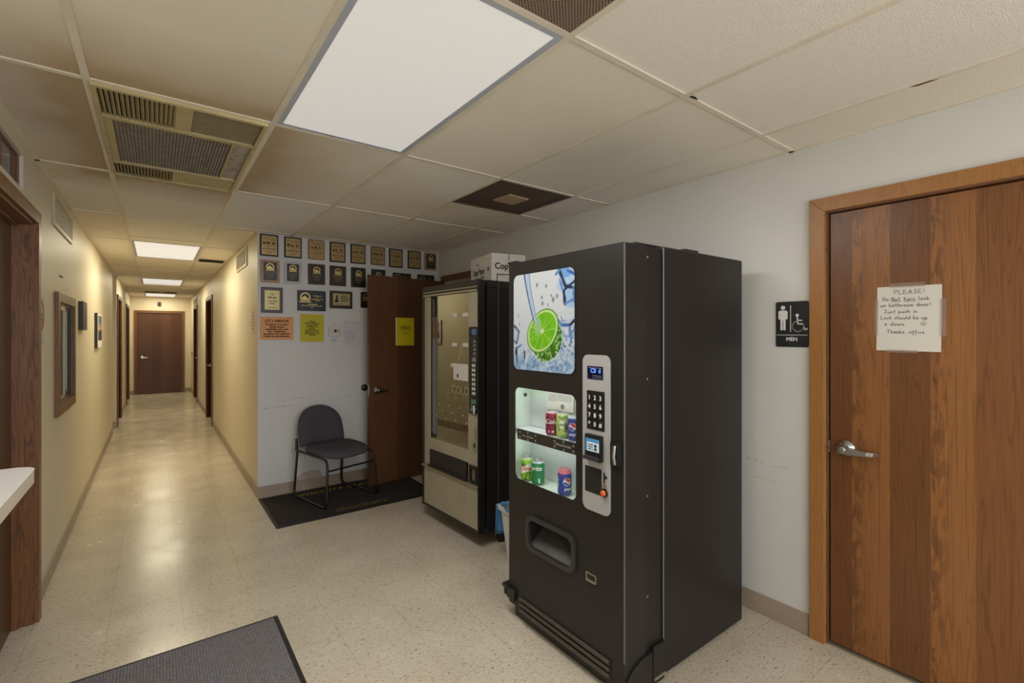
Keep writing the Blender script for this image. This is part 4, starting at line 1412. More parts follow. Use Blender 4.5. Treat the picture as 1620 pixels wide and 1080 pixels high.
    c = blend(c, st * sstep(1.0, .8, np.abs(e)) * .85, (.78, .86, .93))
    c = blend(c, st * sstep(.34, .1, np.abs(e + .72 + .1 * (n2 - .5))), (.18, .30, .52))
    c = blend(c, st * sstep(.26, .08, np.abs(e - .80)) * .8, (.36, .50, .70))
    c = blend(c, st * sstep(.25, .05, np.abs(e - .15 + .5 * (n1 - .5))) * .6, (.46, .62, .82))
    c = blend(c, sstep(.08, .03, np.hypot((u - .43) * .9, (v - .46) * .6)) * .6, (.72, .82, .80))
    return c * .85

F0 = 1.49
YA, YBk = 1.237, 2.006          # right (near) side, left side
t = thing('soda_machine', 'black drink vending machine with lime picture and can window', 'vending machine', (2.05, 1.62, 0))
fr = FX(F0)
L_, R_ = -YBk, -YA
win = (-1.960, .735, -1.509, 1.205)
slot = (-1.838, .425, -1.524, .566)
b = MB().prism(fr, rr(L_, .075, R_, 1.846, .006), -.008, 0.0, [rr(*win, .035), rr(*slot, .04)])
b.prism(fr, rr(L_, .075, R_, 1.846, .006), -.135, -.008, [rr(L_ + .012, .087, R_ - .012, 1.834, .004)])
door = build('door', b, M_black, t, bevel=.004)
b = MB()
b.box((1.745, YA + .001, .012), (2.415, YBk - .002, 1.856))
build('cabinet', b, M_black2, t, bevel=.008)
b = MB()
b.box((1.6255, YA + .010, .09), (1.745, YBk - .01, 1.846))
mull = build('side_channel', b, M_black2, t, bevel=.003)
sc = MB()
for z in (1.80, 1.29, .80, .38):
    sc.lathe((1.648, YA + .012, z), (0, -1, 0), [(.007, 0), (.006, .003), (.002, .004)], 12)
build('screw', sc, M_chrome, mull, smooth=40)
for (ex, ey, z0_, z1_) in ((F0 + .003, YA + .003, .165, 1.842), (1.748, YA + .0035, .17, 1.85)):  # pale tubes put the highlight lines on the worn corner edges
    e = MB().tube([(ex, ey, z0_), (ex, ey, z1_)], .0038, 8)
    build('edge_highlight', e, mat('worn_edge_highlight', (120, 120, 124), .3, metal=.6), t, smooth=60)
# kick plate
b = MB()
b.box((1.515, YA + .006, .004), (1.655, YBk - .02, .074))
build('kick_plate', b, M_blackp, t, bevel=.003)
b = MB()
for k, z in enumerate((.132, .104, .076)):
    b.tube([(F0 - .004, -L_ - .10, z), (F0 - .004, YA + .075, z)], .0095, 8)
build('floor_grille', b, mat('grey_bronze_trim', (92, 86, 80), 0.35, metal=0.5), t, smooth=50)
b = MB()
b.prism(FY(YA), [(1.50, .008), (1.655, .008), (1.655, .155), (1.60, .152), (1.535, .13), (1.495, .09)], -.004, .012)
b.prism(FY(YA), [(1.665, .008), (1.742, .008), (1.742, .165), (1.665, .165)], -.012, .008)
build('corner_bracket', b, M_black2, t, bevel=.004)
b = MB()
b.box((1.665, YA - .014, .030), (1.742, YA - .008, .040))
build('bracket_clip', b, M_alu, t)
b = MB()
b.box((F0 - .02, YBk - .005, .145), (F0 + .09, YBk + .035, .165)); b.box((F0 - .012, YBk + .012, .105), (F0 + .02, YBk + .032, .145)); b.box((F0 - .015, YBk - .06, .10), (F0 + .0, YBk + .005, .16))
build('hinge', b, M_blackp, t, bevel=.003)
b = MB()
b.box((F0 + .02, YBk - .03, 1.849), (F0 + .16, YBk + .04, 1.862))
b.box((1.62, YA + .05, 1.858), (1.80, YA + .11, 1.868)); b.box((1.95, YA + .03, 1.857), (2.06, YA + .06, 1.872))
build('top_bracket', b, M_blackp, t, bevel=.002)
# lime picture
vgrid('picture_panel', fr, -1.965, 1.297, -1.515, 1.780, 150, 160, lime_art, M_litprint, t, d=.0012, r=.036)
b = MB().prism(fr, rr(-1.969, 1.293, -1.511, 1.784, .038), .0003, .0022, [rr(-1.964, 1.298, -1.516, 1.779, .035)])
build('picture_rim', b, M_blackp, t)
# can compartment
b = MB()
g0, g1, z0, z1, xb = win[0] - .02, win[2] + .02, .728, 1.225, 1.618
x0_ = F0 + .0085
b.box((xb - .004, -g1, z0), (xb, -g0, z1)); b.box((x0_ + .001, -g0 - .003, z0), (xb, -g0, z1)); b.box((x0_ + .001, -g1, z0), (xb, -g1 + .003, z1))
b.box((x0_, -g1, z0 - .003), (xb, -g0, z0)); b.box((x0_ + .001, -g1, z1), (xb, -g0, z1 + .003))
comp = build('can_compartment', b, M_light_liner, t)
b = MB()
b.add([Vector((xb - .006, -g0 - .004, .735)), Vector((xb - .006, -g1 + .004, .735)), Vector((xb - .006, -g1 + .004, .885)), Vector((xb - .006, -g0 - .004, .915))], [(0, 1, 2, 3)])
b.add([Vector((xb - .006, -g0 - .004, .99)), Vector((xb - .006, -g1 + .004, .99)), Vector((xb - .006, -g1 + .004, 1.115)), Vector((xb - .006, -g0 - .004, 1.145))], [(0, 1, 2, 3)])
build('back_panel', b, M_liner_white, comp)
b = MB()
b.box((F0 + .018, -g1 + .004, .980), (xb - .007, -g0 - .004, .987))
build('shelf', b, M_liner_white, comp)
b = MB()
b.box((F0 + .010, -win[2] + .012, .938), (F0 + .016, -win[0] - .012, .990))
led = build('label_strip', b, M_blackp, comp)
b = MB()
for q in (-1.925, -1.80, -1.66, -1.535):
    for z in (.951, .976):
        b.disc(fr, q, z, .0055, -.010, -.0085, 12)
for q in (-1.86, -1.60):
    for z in (.945, .982):
        b.disc(fr, q, z, .0055, -.010, -.0085, 12)
b.dashes(fr, -1.905, -1.815, .957, .011, 31, -.0092, .92); b.dashes(fr, -1.655, -1.55, .960, .011, 33, -.0092, .92)
build('price_marks', b, M_grey_ink, led)
b = MB().rrect(fr, -1.836, 1.098, -1.643, 1.186, -.1175, -.116)
card = build('notice_card', b, M_paper, comp)
b = MB()
for k in range(6):
    b.dashes(fr, -1.826, -1.655 if k < 5 else -1.77, 1.174 - k * .0068, .0035, 50 + k, -.1155, .9)
b.disc(fr, -1.72, 1.119, .013, -.1156, -.1152, 18)
build('lettering', b, M_grey_ink, card)
b = MB().lathe((1.575, -g0 - .003, 1.155), (0, -1, 0), [(.010, 0), (.009, .004)], 14)
build('plug', b, M_blackp, comp)
# interior lamp of the can window
b = MB().box((F0 + .012, 1.56, 1.214), (F0 + .03, 1.93, 1.224)).box((F0 + .020, 1.56, .970), (F0 + .034, 1.93, .978))
lamp = build('lamp_strip', b, mat('lamp_strip', (230, 240, 235), 0.5, emit=((235, 250, 240), .8)), comp)
for z_, e_ in ((1.212, .28), (.968, .25)):
    ld = bpy.data.lights.new('window_lamp', 'AREA')
    ld.shape = 'RECTANGLE'; ld.size, ld.size_y = .03, .40; ld.energy = e_; ld.color = (.90, 1., .94)
    lo = bpy.data.objects.new('window_lamp', ld); COL.objects.link(lo); lo.parent = t
    lo.location = (F0 + .030 - 2.05, 1.745 - 1.62, z_); lo.rotation_euler = (0, R(-12), 0)
# front pane of the can window
gl = NT('clear_pane')
for n_ in list(gl.nt.nodes):
    if n_.type == 'BSDF_PRINCIPLED':
        gl.nt.nodes.remove(n_)
outn = [n_ for n_ in gl.nt.nodes if n_.type == 'OUTPUT_MATERIAL'][0]
tr, gs, mx = gl.new('BsdfTransparent'), gl.new('BsdfGlossy'), gl.new('MixShader')
gs.inputs['Roughness'].default_value = 0.03
mx.inputs[0].default_value = .05
gl.ln(tr.outputs[0], mx.inputs[1]); gl.ln(gs.outputs[0], mx.inputs[2]); gl.ln(mx.outputs[0], outn.inputs[0])
M_pane = gl.m
b = MB().rrect(fr, win[0] + .001, win[1] + .001, win[2] - .001, win[3] - .001, -.0018, -.001, .034)
build('window_pane', b, M_pane, t)
# delivery slot
b = MB().prism(fr, rr(slot[0] - .018, slot[1] - .018, slot[2] + .018, slot[3] + .018, .052), -.004, .012, [rr(slot[0] + .004, slot[1] + .004, slot[2] - .004, slot[3] - .004, .036)])
rim = build('delivery_rim', b, mat('grey_black_rim', (50, 48, 47), 0.28), t, bevel=.005, segs=3)
b = MB()
sx0, sx1, sy0, sy1 = F0 + .0085, 1.621, -slot[2] - .002, -slot[0] + .002
b.add([(sx0, sy0, slot[1]), (sx0, sy1, slot[1]), (sx1, sy1, slot[1] + .10), (sx1, sy0, slot[1] + .07)], [(0, 1, 2, 3)])
build('delivery_chute', b, mat('worn_grey_chute', (96, 94, 92), 0.4, metal=.3, vary=(14, .3)), rim)
b = MB()
b.box((sx0, sy0 - .004, slot[1]), (sx1, sy0, slot[3])); b.box((sx0, sy1, slot[1]), (sx1, sy1 + .004, slot[3])); b.box((sx0, sy0, slot[3]), (sx1, sy1, slot[3] + .004)); b.box((sx1, sy0, slot[1]), (sx1 + .003, sy1, slot[3]))
build('chute_liner', b, M_dark, rim)
b = MB().ring(fr, (-1.446, .420, -1.388, .455), (-1.441, .425, -1.393, .450), 0, .003)
b.rrect(fr, -1.442, .421, -1.390, .427, 0, .008)
build('lock_plate', b, M_alu, t)
# control panel
b = MB().rrect(fr, -1.463, .727, -1.307, 1.390, .0004, .006, .03)
pan = build('control_panel', b, M_grey_panel, t, bevel=.002)
b = MB().rrect(fr, -1.432, 1.288, -1.345, 1.342, .006, .0085)
disp = build('display', b, mat('display_navy', (14, 20, 52), 0.15), pan)
b = MB().text(fr, 'C0', .026, -1.398, 1.315, .0088, bold=.0004).text(fr, 'd', .026, -1.362, 1.315, .0088, bold=.0004)
build('digits', b, mat('blue_digits', (90, 140, 255), 0.5, emit=((90, 150, 255), 1.0)), disp)
b = MB().dashes(fr, -1.425, -1.352, 1.334, .003, 60, .0088, .95).dashes(fr, -1.40, -1.35, 1.301, .004, 61, .0088).dashes(fr, -1.40, -1.35, 1.293, .004, 62, .0088)
build('lettering', b, M_grey_ink, disp)
b = MB().rrect(fr, -1.434, 1.075, -1.336, 1.238, .006, .009)
pad = build('keypad', b, M_blackp, pan)
for r_ in range(4):
    for c_ in range(3):
        ku, kv = -1.416 + c_ * .031, 1.210 - r_ * .037
        b = MB().rrect(fr, ku - .012, kv - .014, ku + .012, kv + .014, .009, .0125, .004)
        b2 = build('key', b, mat('key_black', (38, 38, 40), 0.3), pad)
b = MB()
for k, ch in enumerate('123456789*0#'):
    r_, c_ = divmod(k, 3)
    ku, kv = -1.416 + c_ * .031, 1.210 - r_ * .037
    b.text(fr, ch, .026, ku, kv - .009, .0128, bold=.0006)
build('key_digits', b, M_white_ink, pad)
b = MB()
b.rrect(fr, -1.434, .945, -1.343, 1.055, .006, .022, .006)
rdr = build('card_reader', b, M_blackp, pan, bevel=.003)
b = MB().rrect(fr, -1.428, .985, -1.352, 1.038, .0222, .0228)
scr = build('reader_screen', b, mat('reader_screen', (196, 214, 226), 0.3, emit=((190, 214, 235), .12)), rdr)
b = MB()
b.rrect(fr, -1.428, 1.024, -1.352, 1.038, .0229, .0232); b.rrect(fr, -1.428, .985, -1.420, 1.024, .0229, .0232)
build('screen_banner', b, mat('sky_blue', (70, 150, 205), 0.4), scr)
b = MB()
for k in range(3):
    b.dashes(fr, -1.414, -1.385, 1.010 - k * .009, .005, 64 + k, .0231, .9)
b.disc(fr, -1.372, 1.010, .007, .0229, .0232, 12); b.rrect(fr, -1.378, .990, -1.366, 1.002, .0229, .0232)
build('lettering', b, M_ink, scr)
b = MB().box((F0 - .040, 1.352, .952), (F0 - .022, 1.428, .966))
build('card_slot', b, mat('reader_grey', (52, 52, 54), 0.4), rdr)
b = MB().rrect(fr, -1.446, .806, -1.352, .914, .006, .0078)
build('bill_panel', b, mat('bill_panel_black', (36, 35, 36), 0.4), pan)
b = MB().rrect(fr, -1.341, .862, -1.334, .905, .006, .008); b.disc(fr, -1.328, .887, .006, .006, .009, 14)
build('coin_slot', b, M_blackp, pan)
b = MB().rrect(fr, -1.343, .842, -1.325, .860, .006, .010)
build('coin_emblem', b, M_alu, pan)
b = MB().lathe(fr(-1.336, .822, .006), (-1, 0, 0), [(.018, 0), (.018, .006), (.014, .007)], 22)
bz = build('button_bezel', b, M_blackp, pan, smooth=40)
b = MB().lathe(fr(-1.336, .822, .0125), (-1, 0, 0), [(.0125, 0), (.0125, .006), (.010, .010), (.004, .012)], 22)
build('coin_button', b, mat('orange_button', (216, 98, 32), 0.35), bz, smooth=50)
b = MB().rrect(fr, -1.300, .945, -1.250, 1.040, .0003, .012, .006)
lk = build('door_lock', b, M_blackp, t, bevel=.003)
b = MB().tube([fr(-1.275, .955, .014), fr(-1.275, .985, .022), fr(-1.275, 1.03, .016)], .008, 10)
build('lock_handle', b, M_chrome, lk, smooth=50)

# ------------------------------------------------------------------ drink cans
def can(x, y, z, label, paint, face, text=(), lid=None):
    RR_, HH = .033, .121
    t = thing('drink_can', label, 'can', (x, y, z), 0, 'drink cans in the machine window')
    face = math.radians(face)
    base = Vector((x, y, z))
    prof = [(.0, .003), (.022, .003), (.0245, .0), (.027, .004), (.0325, .012), (.033, .016), (.033, .104), (.0318, .108), (.027, .118), (.0262, .1195), (.0262, .121), (.0245, .121), (.024, .117), (.0, .116)]
    nt, nz = 72, 46
    zs = np.linspace(.006, .116, nz + 1)
    ths = np.linspace(-math.pi, math.pi, nt + 1)
    def wrap(a, bq, d):
        r0 = np.interp(bq, [p[1] for p in prof[2:9]], [p[0] for p in prof[2:9]])
        g = face + a
        return base + Vector(((r0 + d) * math.cos(g), (r0 + d) * math.sin(g), bq))
    vgrid('can_body', None, -math.pi, .0035, math.pi, .1185, nt, nz, lambda u, v: paint((u - .5) * 2 * math.pi * RR_, .0035 + v * .115), M_print_can, t, wrap=wrap)
    b = MB().lathe(base, (0, 0, 1), [(.0005, .116), (.0238, .116), (.0245, .1205), (.0266, .1205), (.0272, .1175)], 36)
    li = build('lid', b, lid or M_can_top, t, smooth=40)
    b = MB().lathe(base, (0, 0, 1), [(.02, .002), (.0242, 0), (.0272, .004)], 36)
    build('base_rim', b, M_can_top, t, smooth=40)
    b = MB().disc(frame(base + Vector((0, 0, .1165)), (math.cos(face), math.sin(face), 0), (-math.sin(face), math.cos(face), 0)), .004, 0, .009, 0, .002, 14)
    build('pull_tab', b, M_can_top, li)
    for (s_, size, a, zz, m, sh, ver) in text:
        b = MB()
        if ver:
            b.text(None, s_, size, 0, 0, .0006, wrap=lambda uu, vv, d: wrap(a - vv / RR_, zz + uu, d), bold=.0004, shear=sh)
        else:
            b.text(None, s_, size, 0, 0, .0006, wrap=lambda uu, vv, d: wrap(a + uu / RR_, zz + vv, d), bold=.0005, shear=sh)
        build('lettering', b, m, t)
    return t
def fill(s, col):
    return np.ones(s.shape + (3,)) * np.array(col)
def bl(c, m, col):
    m = np.clip(m, 0, 1)[..., None]
    return c * (1 - m) + np.array(col) * m
def paint_globe(s, z):
    c = fill(s, (.10, .26, .62))
    c = bl(c, sstep(.100, .108, z), (.74, .77, .82))
    r = np.hypot(s, z - .068)
    wv = z - .068 + .006 * np.sin(s / .018 * 2.2)
    inn = sstep(.0185, .0178, r)
    c = bl(c, inn, (.92, .92, .94))
    c = bl(c, sstep(.0165, .0158, r) * sstep(.002, .003, wv), (.80, .14, .20))
    c = bl(c, sstep(.0165, .0158, r) * sstep(-.005, -.006, wv), (.10, .26, .62))
    c = bl(c, sstep(.0018, .001, np.abs(z - .094 + .0)) * (s < -.02), (.8, .1, .2))
    return c
def paint_globe_pink(s, z):
    return bl(paint_globe(s, z), sstep(.104, .106, z), (.82, .42, .48))
def paint_green(s, z):
    c = fill(s, (.05, .48, .27))
    c = bl(c, sstep(.004, .0, np.abs(z - .095 - .004 * np.cos(s * 60))) * .4, (.30, .70, .45))
    c = bl(c, sstep(.006, .004, np.abs(s - .014)) * sstep(.012, .010, np.abs(z - .026)), (.78, .88, .80))
    return bl(c, sstep(.108, .112, z), (.72, .76, .76))
def paint_lime_green(s, z):
    u, v = (s / .2 + .5), z / .12
    n = vnoise(u, v, 26, 14, 8)
    c = fill(s, (.46, .72, .16))
    c = bl(c, sstep(.5, .7, n) * .7, (.66, .86, .34))
    c = bl(c, sstep(.68, .74, n) * (z < .05), (.10, .28, .08))
    c = bl(c, sstep(.020, .017, np.abs(z - .066 - s * .35)) * sstep(.034, .028, np.abs(s)), (.88, .90, .86))
    c = bl(c, sstep(.0035, .002, np.abs(s - .004 - (z - .03) * .4)) * sstep(.016, .012, np.abs(z - .034)), (.08, .20, .06))
    return bl(c, sstep(.108, .112, z), (.70, .74, .62))
def paint_maroon(s, z):
    c = fill(s, (.46, .06, .22))
    c = bl(c, sstep(.085, .10, z + .006 * np.sin(s * 120)), (.56, .16, .30))
    c = bl(c, sstep(.0065, .0055, np.abs(s - .010)) * sstep(.006, .005, np.abs(z - .022)), (.85, .80, .80))
    c = bl(c, sstep(.0045, .0035, np.abs(s + .010)) * sstep(.005, .004, np.abs(z - .022)), (.85, .80, .80))
    return bl(c, sstep(.108, .112, z), (.72, .70, .72))
def paint_pale_lime(s, z):
    n = vnoise(s / .2 + .5, z / .12, 14, 9, 15)
    c = fill(s, (.66, .78, .40))
    c = bl(c, sstep(.45, .7, n) * .8, (.80, .88, .66))
    c = bl(c, sstep(.62, .7, n) * .7, (.34, .52, .16))
    c = bl(c, sstep(.016, .013, np.hypot(s + .002, (z - .068) * .75)), (.84, .90, .80))
    c = bl(c, sstep(.0105, .009, np.hypot(s - .024, z - .052)), (.42, .18, .10))
    return bl(c, sstep(.108, .112, z), (.72, .76, .66))
M_can_w = mat('can_white_print', (232, 234, 234), 0.35)
M_can_red = mat('can_red_print', (190, 30, 44), 0.35)
FACE = 215
can(1.545, 1.727, .9875, 'maroon cola can on the upper shelf, leftmost of three', paint_maroon, FACE, [('Cola', .031, R(-2), .060, M_can_w, .25, False), ('Coca', .036, R(-105), .060, M_can_w, .25, False)])
can(1.545, 1.650, .9875, 'pale green lime can on the upper shelf, middle of three', paint_pale_lime, FACE, [('Lime', .022, R(-6), .060, mat('can_leaf_green', (52, 110, 48), .35), .3, False)])
can(1.545, 1.574, .9875, 'blue can with red and white round emblem, upper shelf by window edge', paint_globe, FACE - 8, [('pepsi', .020, R(8), .028, M_can_w, 0, False)])
can(1.530, 1.905, .7285, 'lime-green can with red lettering, leftmost on the lower shelf', paint_lime_green, FACE, [('Mtn', .018, R(-16), .080, mat('can_dark_green', (20, 74, 34), .35), .2, False), ('Dew', .034, R(4), .056, M_can_red, .3, False)])
can(1.530, 1.817, .7285, 'deep green can with white lettering, second on the lower shelf', paint_green, FACE, [('Sprite', .030, R(-12), .076, M_can_w, .15, False)])
can(1.530, 1.624, .7285, 'blue can with pinkish rim and round emblem, alone on the lower shelf', paint_globe_pink, FACE + 32, [('pepsi', .018, R(10), .030, M_can_w, 0, False), ('PEPSI', .022, R(-74), .06, M_can_w, 0, True)],
    mat('pink_can_top', (206, 130, 134), 0.35, metal=.5))

# ------------------------------------------------------------------ snack machine
SF, SYA, SYB = 1.73, 2.673, 3.51
t = thing('snack_machine', 'black and cream glass-front cold vending machine beside the open door', 'vending machine', (2.1, 3.09, 0))
fr = FX(SF)
TOPZ = 1.852
b = MB()
b.box((1.81, SYA, .11), (2.47, SYB, .45)); b.box((1.81, SYA, 1.80), (2.47, SYB, TOPZ)); b.box((1.81, SYA, .45), (2.47, 2.815, 1.80)); b.box((1.81, 3.43, .45), (2.47, SYB, 1.80)); b.box((2.40, 2.815, .45), (2.47, 3.43, 1.80))
build('cabinet', b, M_black2, t, bevel=.004)
b = MB()
b.box((1.90, SYA - .003, .13), (1.904, SYA, TOPZ - .004))
build('side_seam', b, mat('seam_grey', (84, 80, 84), .45), t)
b = MB()
b.box((SF, SYA, .115), (1.785, 2.688, TOPZ)); b.box((SF, 3.488, .115), (1.785, SYB, TOPZ)); b.box((SF, 2.688, 1.787), (1.785, 3.488, TOPZ))
b.box((SF + .004, 2.688, .115), (1.785, 3.488, .135))
build('door_frame', b, M_blackp, t, bevel=.003)
b = MB()
b.box((SF + .010, 2.688, .443), (1.785, 2.822, 1.787)); b.box((SF + .010, 3.392, .443), (1.785, 3.488, 1.787))
b.box((SF + .008, 2.822, .575), (1.785, 3.392, .665))
build('front_panel', b, M_cream_metal, t, bevel=.002)
for q in (((SF - .004, 2.690, 1.774), (SF + .012, 3.488, 1.787)), ((SF - .012, 2.676, .430), (SF + .02, 3.50, .443)), ((SF - .003, 2.690, 1.800), (SF + .004, 3.488, 1.808))):
    build('trim_strip', MB().box(*q), M_alu, t, bevel=.002)
b = MB(); b.box((SF + .006, 2.690, .135), (SF + .03, 3.486, .430))
build('kick_panel', b, M_cream_metal, t, bevel=.002)
b = MB()
b.box((SF - .002, 2.826, .455), (SF + .004, 3.378, .575)); b.box((SF - .016, 2.822, .443), (SF + .02, 3.382, .462))
build('delivery_flap', b, mat('flap_black', (34, 32, 30), 0.45), t, bevel=.003)
# interior
b = MB()
b.box((1.787, 2.816, .67), (1.80, 2.822, 1.77)); 
b.box((2.385, 2.822, .667), (2.399, 3.425, 1.77)); b.box((1.80, 2.816, .667), (2.385, 2.822, 1.77)); b.box((1.80, 3.425, .667), (2.385, 3.429, 1.77)); b.box((1.80, 2.822, .660), (2.385, 3.425, .667)); b.box((1.80, 2.822, 1.77), (2.385, 3.425, 1.776))
inside = build('interior', b, mat('interior_tan', (56, 52, 39), 0.6), t)
b = MB()
for z in (.95, 1.22, 1.48):
    b.box((1.84, 2.824, z), (2.38, 3.423, z + .006))
build('shelf', b, mat('shelf_tan', (76, 72, 58), 0.5), inside)
b = MB()
for yy, z in ((3.02, 1.615), (2.87, 1.615), (3.02, 1.40), (2.87, 1.40)):
    b.box((SF + .0165, yy - .035, z - .012), (SF + .018, yy + .035, z + .014))
for k in range(10):
    yy = 2.85 + .05 * k
    b.box((SF + .0168, yy, .84 + .05 * (k % 3)), (SF + .018, yy + .012, .848 + .05 * (k % 3)))
build('price_tag', b, M_plastic_w, inside)
b = MB()
b.box((SF + .0150, 2.835, 1.145), (SF + .018, 3.035, 1.265)); b.box((SF + .0150, 3.035, 1.235), (SF + .018, 3.075, 1.262))
nc = build('notice_card', b, M_plastic_w, inside)
b = MB().disc(FX(SF + .0149), -2.975, 1.175, .012, 0, .0004, 12, 1.3)
build('card_hole', b, M_ink, nc)
b = MB().tube([(SF + .032, 2.99, 1.27), (SF + .034, 2.97, 1.34), (SF + .036, 2.94, 1.40), (SF + .034, 2.88, 1.42), (SF + .032, 2.84, 1.41)], .010, 8)
build('hose', b, M_cream_metal, inside, smooth=60)
b = MB().text(FX(SF + .0172), 'COLD', .085, -2.945, 1.045, 0, bold=.002, sx=1.05)
build('lettering', b, mat('tan_letters', (150, 142, 108), 0.6), inside)
M_sp = mat('spring_steel', (150, 140, 118), 0.35, metal=.8)
for yy in (2.93, 3.08, 3.23, 3.36):
    b = MB()
    pts = [(1.83 + .5 * k / 80, yy + .035 * math.cos(k * .55), .985 + .035 * math.sin(k * .55) + .01) for k in range(81)]
    b.tube(pts, .0025, 5)
    build('vend_spiral', b, M_sp, inside, smooth=60)
# glass
g2 = NT('machine_glass')
for n_ in list(g2.nt.nodes):
    if n_.type == 'BSDF_PRINCIPLED':
        g2.nt.nodes.remove(n_)
outn = [n_ for n_ in g2.nt.nodes if n_.type == 'OUTPUT_MATERIAL'][0]
tr, gs, mx = g2.new('BsdfTransparent'), g2.new('BsdfGlossy'), g2.new('MixShader')
tr.inputs[0].default_value = (.75, .75, .72, 1)
gs.inputs['Roughness'].default_value = 0.015
gs.inputs['Color'].default_value = (.95, .95, .92, 1)
mx.inputs[0].default_value = 0.16
g2.ln(tr.outputs[0], mx.inputs[1]); g2.ln(gs.outputs[0], mx.inputs[2]); g2.ln(mx.outputs[0], outn.inputs[0])
b = MB().box((SF + .018, 2.822, .665), (SF + .024, 3.392, 1.774))
build('window_pane', b, g2.m, t)
b = MB()
b.box((SF + .016, 2.822, .665), (SF + .026, 2.830, 1.774)); b.box((SF + .016, 3.378, .665), (SF + .026, 3.392, 1.774))
build('pane_gasket', b, M_blackp, t)
# control panel
b = MB().rrect(fr, -2.795, .930, -2.688, 1.528, -.012, .002, .012)
pan = build('control_panel', b, M_blackp, t, bevel=.003)
b = MB().rrect(fr, -2.752, 1.475, -2.692, 1.512, .002, .004)
build('display', b, mat('teal_display', (40, 70, 92), 0.15, emit=((60, 110, 150), .25)), pan)
for k in range(7):
    for c_ in range(2):
        u = -2.742 + c_ * .024
        v = 1.262 - k * .032
        b = MB().rrect(fr, u - .008, v - .010, u + .008, v + .010, .002, .0045, .002)
        build('key', b, M_plastic_w, pan)
b = MB()
for k in range(5):
    b.dashes(fr, -2.735, -2.70, 1.42 - k * .028, .018, 170 + k, .0025, .9)
b.rrect(fr, -2.752, 1.288, -2.70, 1.312, .002, .0035)
build('label_marks', b, M_grey_ink, pan)
b = MB().rrect(fr, -2.750, 1.000, -2.694, 1.030, .002, .012, .004).rrect(fr, -2.750, .985 - .04, -2.742, 1.03, .002, .010)
b.rrect(fr, -2.750, .955, -2.694, .975, .002, .012, .004)
build('bill_slot', b, mat('green_bezel', (74, 118, 100), 0.35), pan)
b = MB().rrect(fr, -2.765, .945, -2.745, .968, .0025, .005).rrect(fr, -2.722, .935, -2.70, .99, .0125, .014)
build('sticker', b, M_plastic_w, pan)
b = MB().rrect(fr, -2.735, .66, -2.712, .84, -.0095, -.005, .004)
lk = build('door_lock', b, M_alu, t)
b = MB().rrect(fr, -2.733, .70, -2.714, .73, -.005, .012, .004)
build('lock_handle', b, M_chrome, lk, bevel=.002)
b = MB().ring(fr, (-2.790, .452, -2.690, .570), (-2.765, .468, -2.705, .55), -.009, .006)
cr = build('coin_return', b, M_blackp, t, bevel=.003)
b = MB().rrect(fr, -2.765, .468, -2.705, .55, -.008, -.006)
build('coin_cup', b, mat('cup_tan', (120, 108, 86), .4), cr)
for xx, yy in ((1.96, 2.715), (1.96, 3.46), (2.40, 2.72), (2.40, 3.46)):
    b = MB().box((xx - .03, yy - .03, .012), (xx + .03, yy + .03, .112))
    b.lathe((xx, yy, 0), (0, 0, 1), [(.030, 0), (.030, .008), (.012, .014)], 14)
    build('leg', b, M_blackp, t)

ky, rz = .776 / .837, .047
px_, py_ = SF - 2.1, (SYA - 3.09) * ky
t.scale = (1, ky, 1)
t.rotation_euler = (0, 0, rz)
t.location = (1.755 - (px_ * math.cos(rz) - py_ * math.sin(rz)), 2.712 - (px_ * math.sin(rz) + py_ * math.cos(rz)), 0)

# ------------------------------------------------------------------ copy paper box on the snack machine
th = math.atan2(-.08, .425)
t = thing('paper_box', 'white copy paper carton on top of the snack machine', 'box', (2.02, 2.94, TOPZ + .001), th)
Lx, Ly, Hz = .288, .432, .237
b = MB().box((.002, .002, 0), (Lx - .002, Ly - .002, Hz - .03))
build('box_body', b, M_card, t, local=True, bevel=.002)
b = MB().box((0, 0, Hz - .082), (Lx, Ly, Hz))
build('box_lid', b, M_card, t, local=True, bevel=.003)
b = MB()
fs_ = frame((0, 0, 0), (0, -1, 0))      # long face x=0
fe_ = frame((0, 0, 0), (1, 0, 0))       # short face y=0
b.text(fs_, 'Copy Paper', .066, -.255, .098, .0006, sx=.80, bold=.0012)
b.text(fs_, 'A 4 5', .022, -.27, .168, .001, bold=.0004)
b.dashes(fs_, -.40, -.20, .050, .022, 91, .0006, .8)
ring = [(-.065 + .035 * math.cos(R(a)), .085 + .05 * math.sin(R(a))) for a in range(200, 420, 15)]
for p, q in zip(ring, ring[1:]):
    ribbon(b, fs_, [p, q], .004, .0006)
b.prism(fs_, [(-.075, .115), (-.066, .10), (-.052, .125), (-.06, .14), (-.078, .138)], 0, .0006)
b.ring(fs_, (-.21, .035, -.15, .075), (-.204, .041, -.156, .069), 0, .0006)
b.text(fe_, 'Copy', .066, .098, .120, .0006, bold=.0015)
b.text(fe_, 'Paper', .066, .215, .120, .0006, bold=.0015, sx=.7)
b.ring(fe_, (.042, .01, .262, .082), (.048, .016, .256, .076), 0, .0008)
b.dashes(fe_, .06, .11, .066, .004, 95, .0008)
b.rrect(fe_, .142, .185, .147, .237, .0, .0012)
build('printing', b, M_ink, t, local=True)

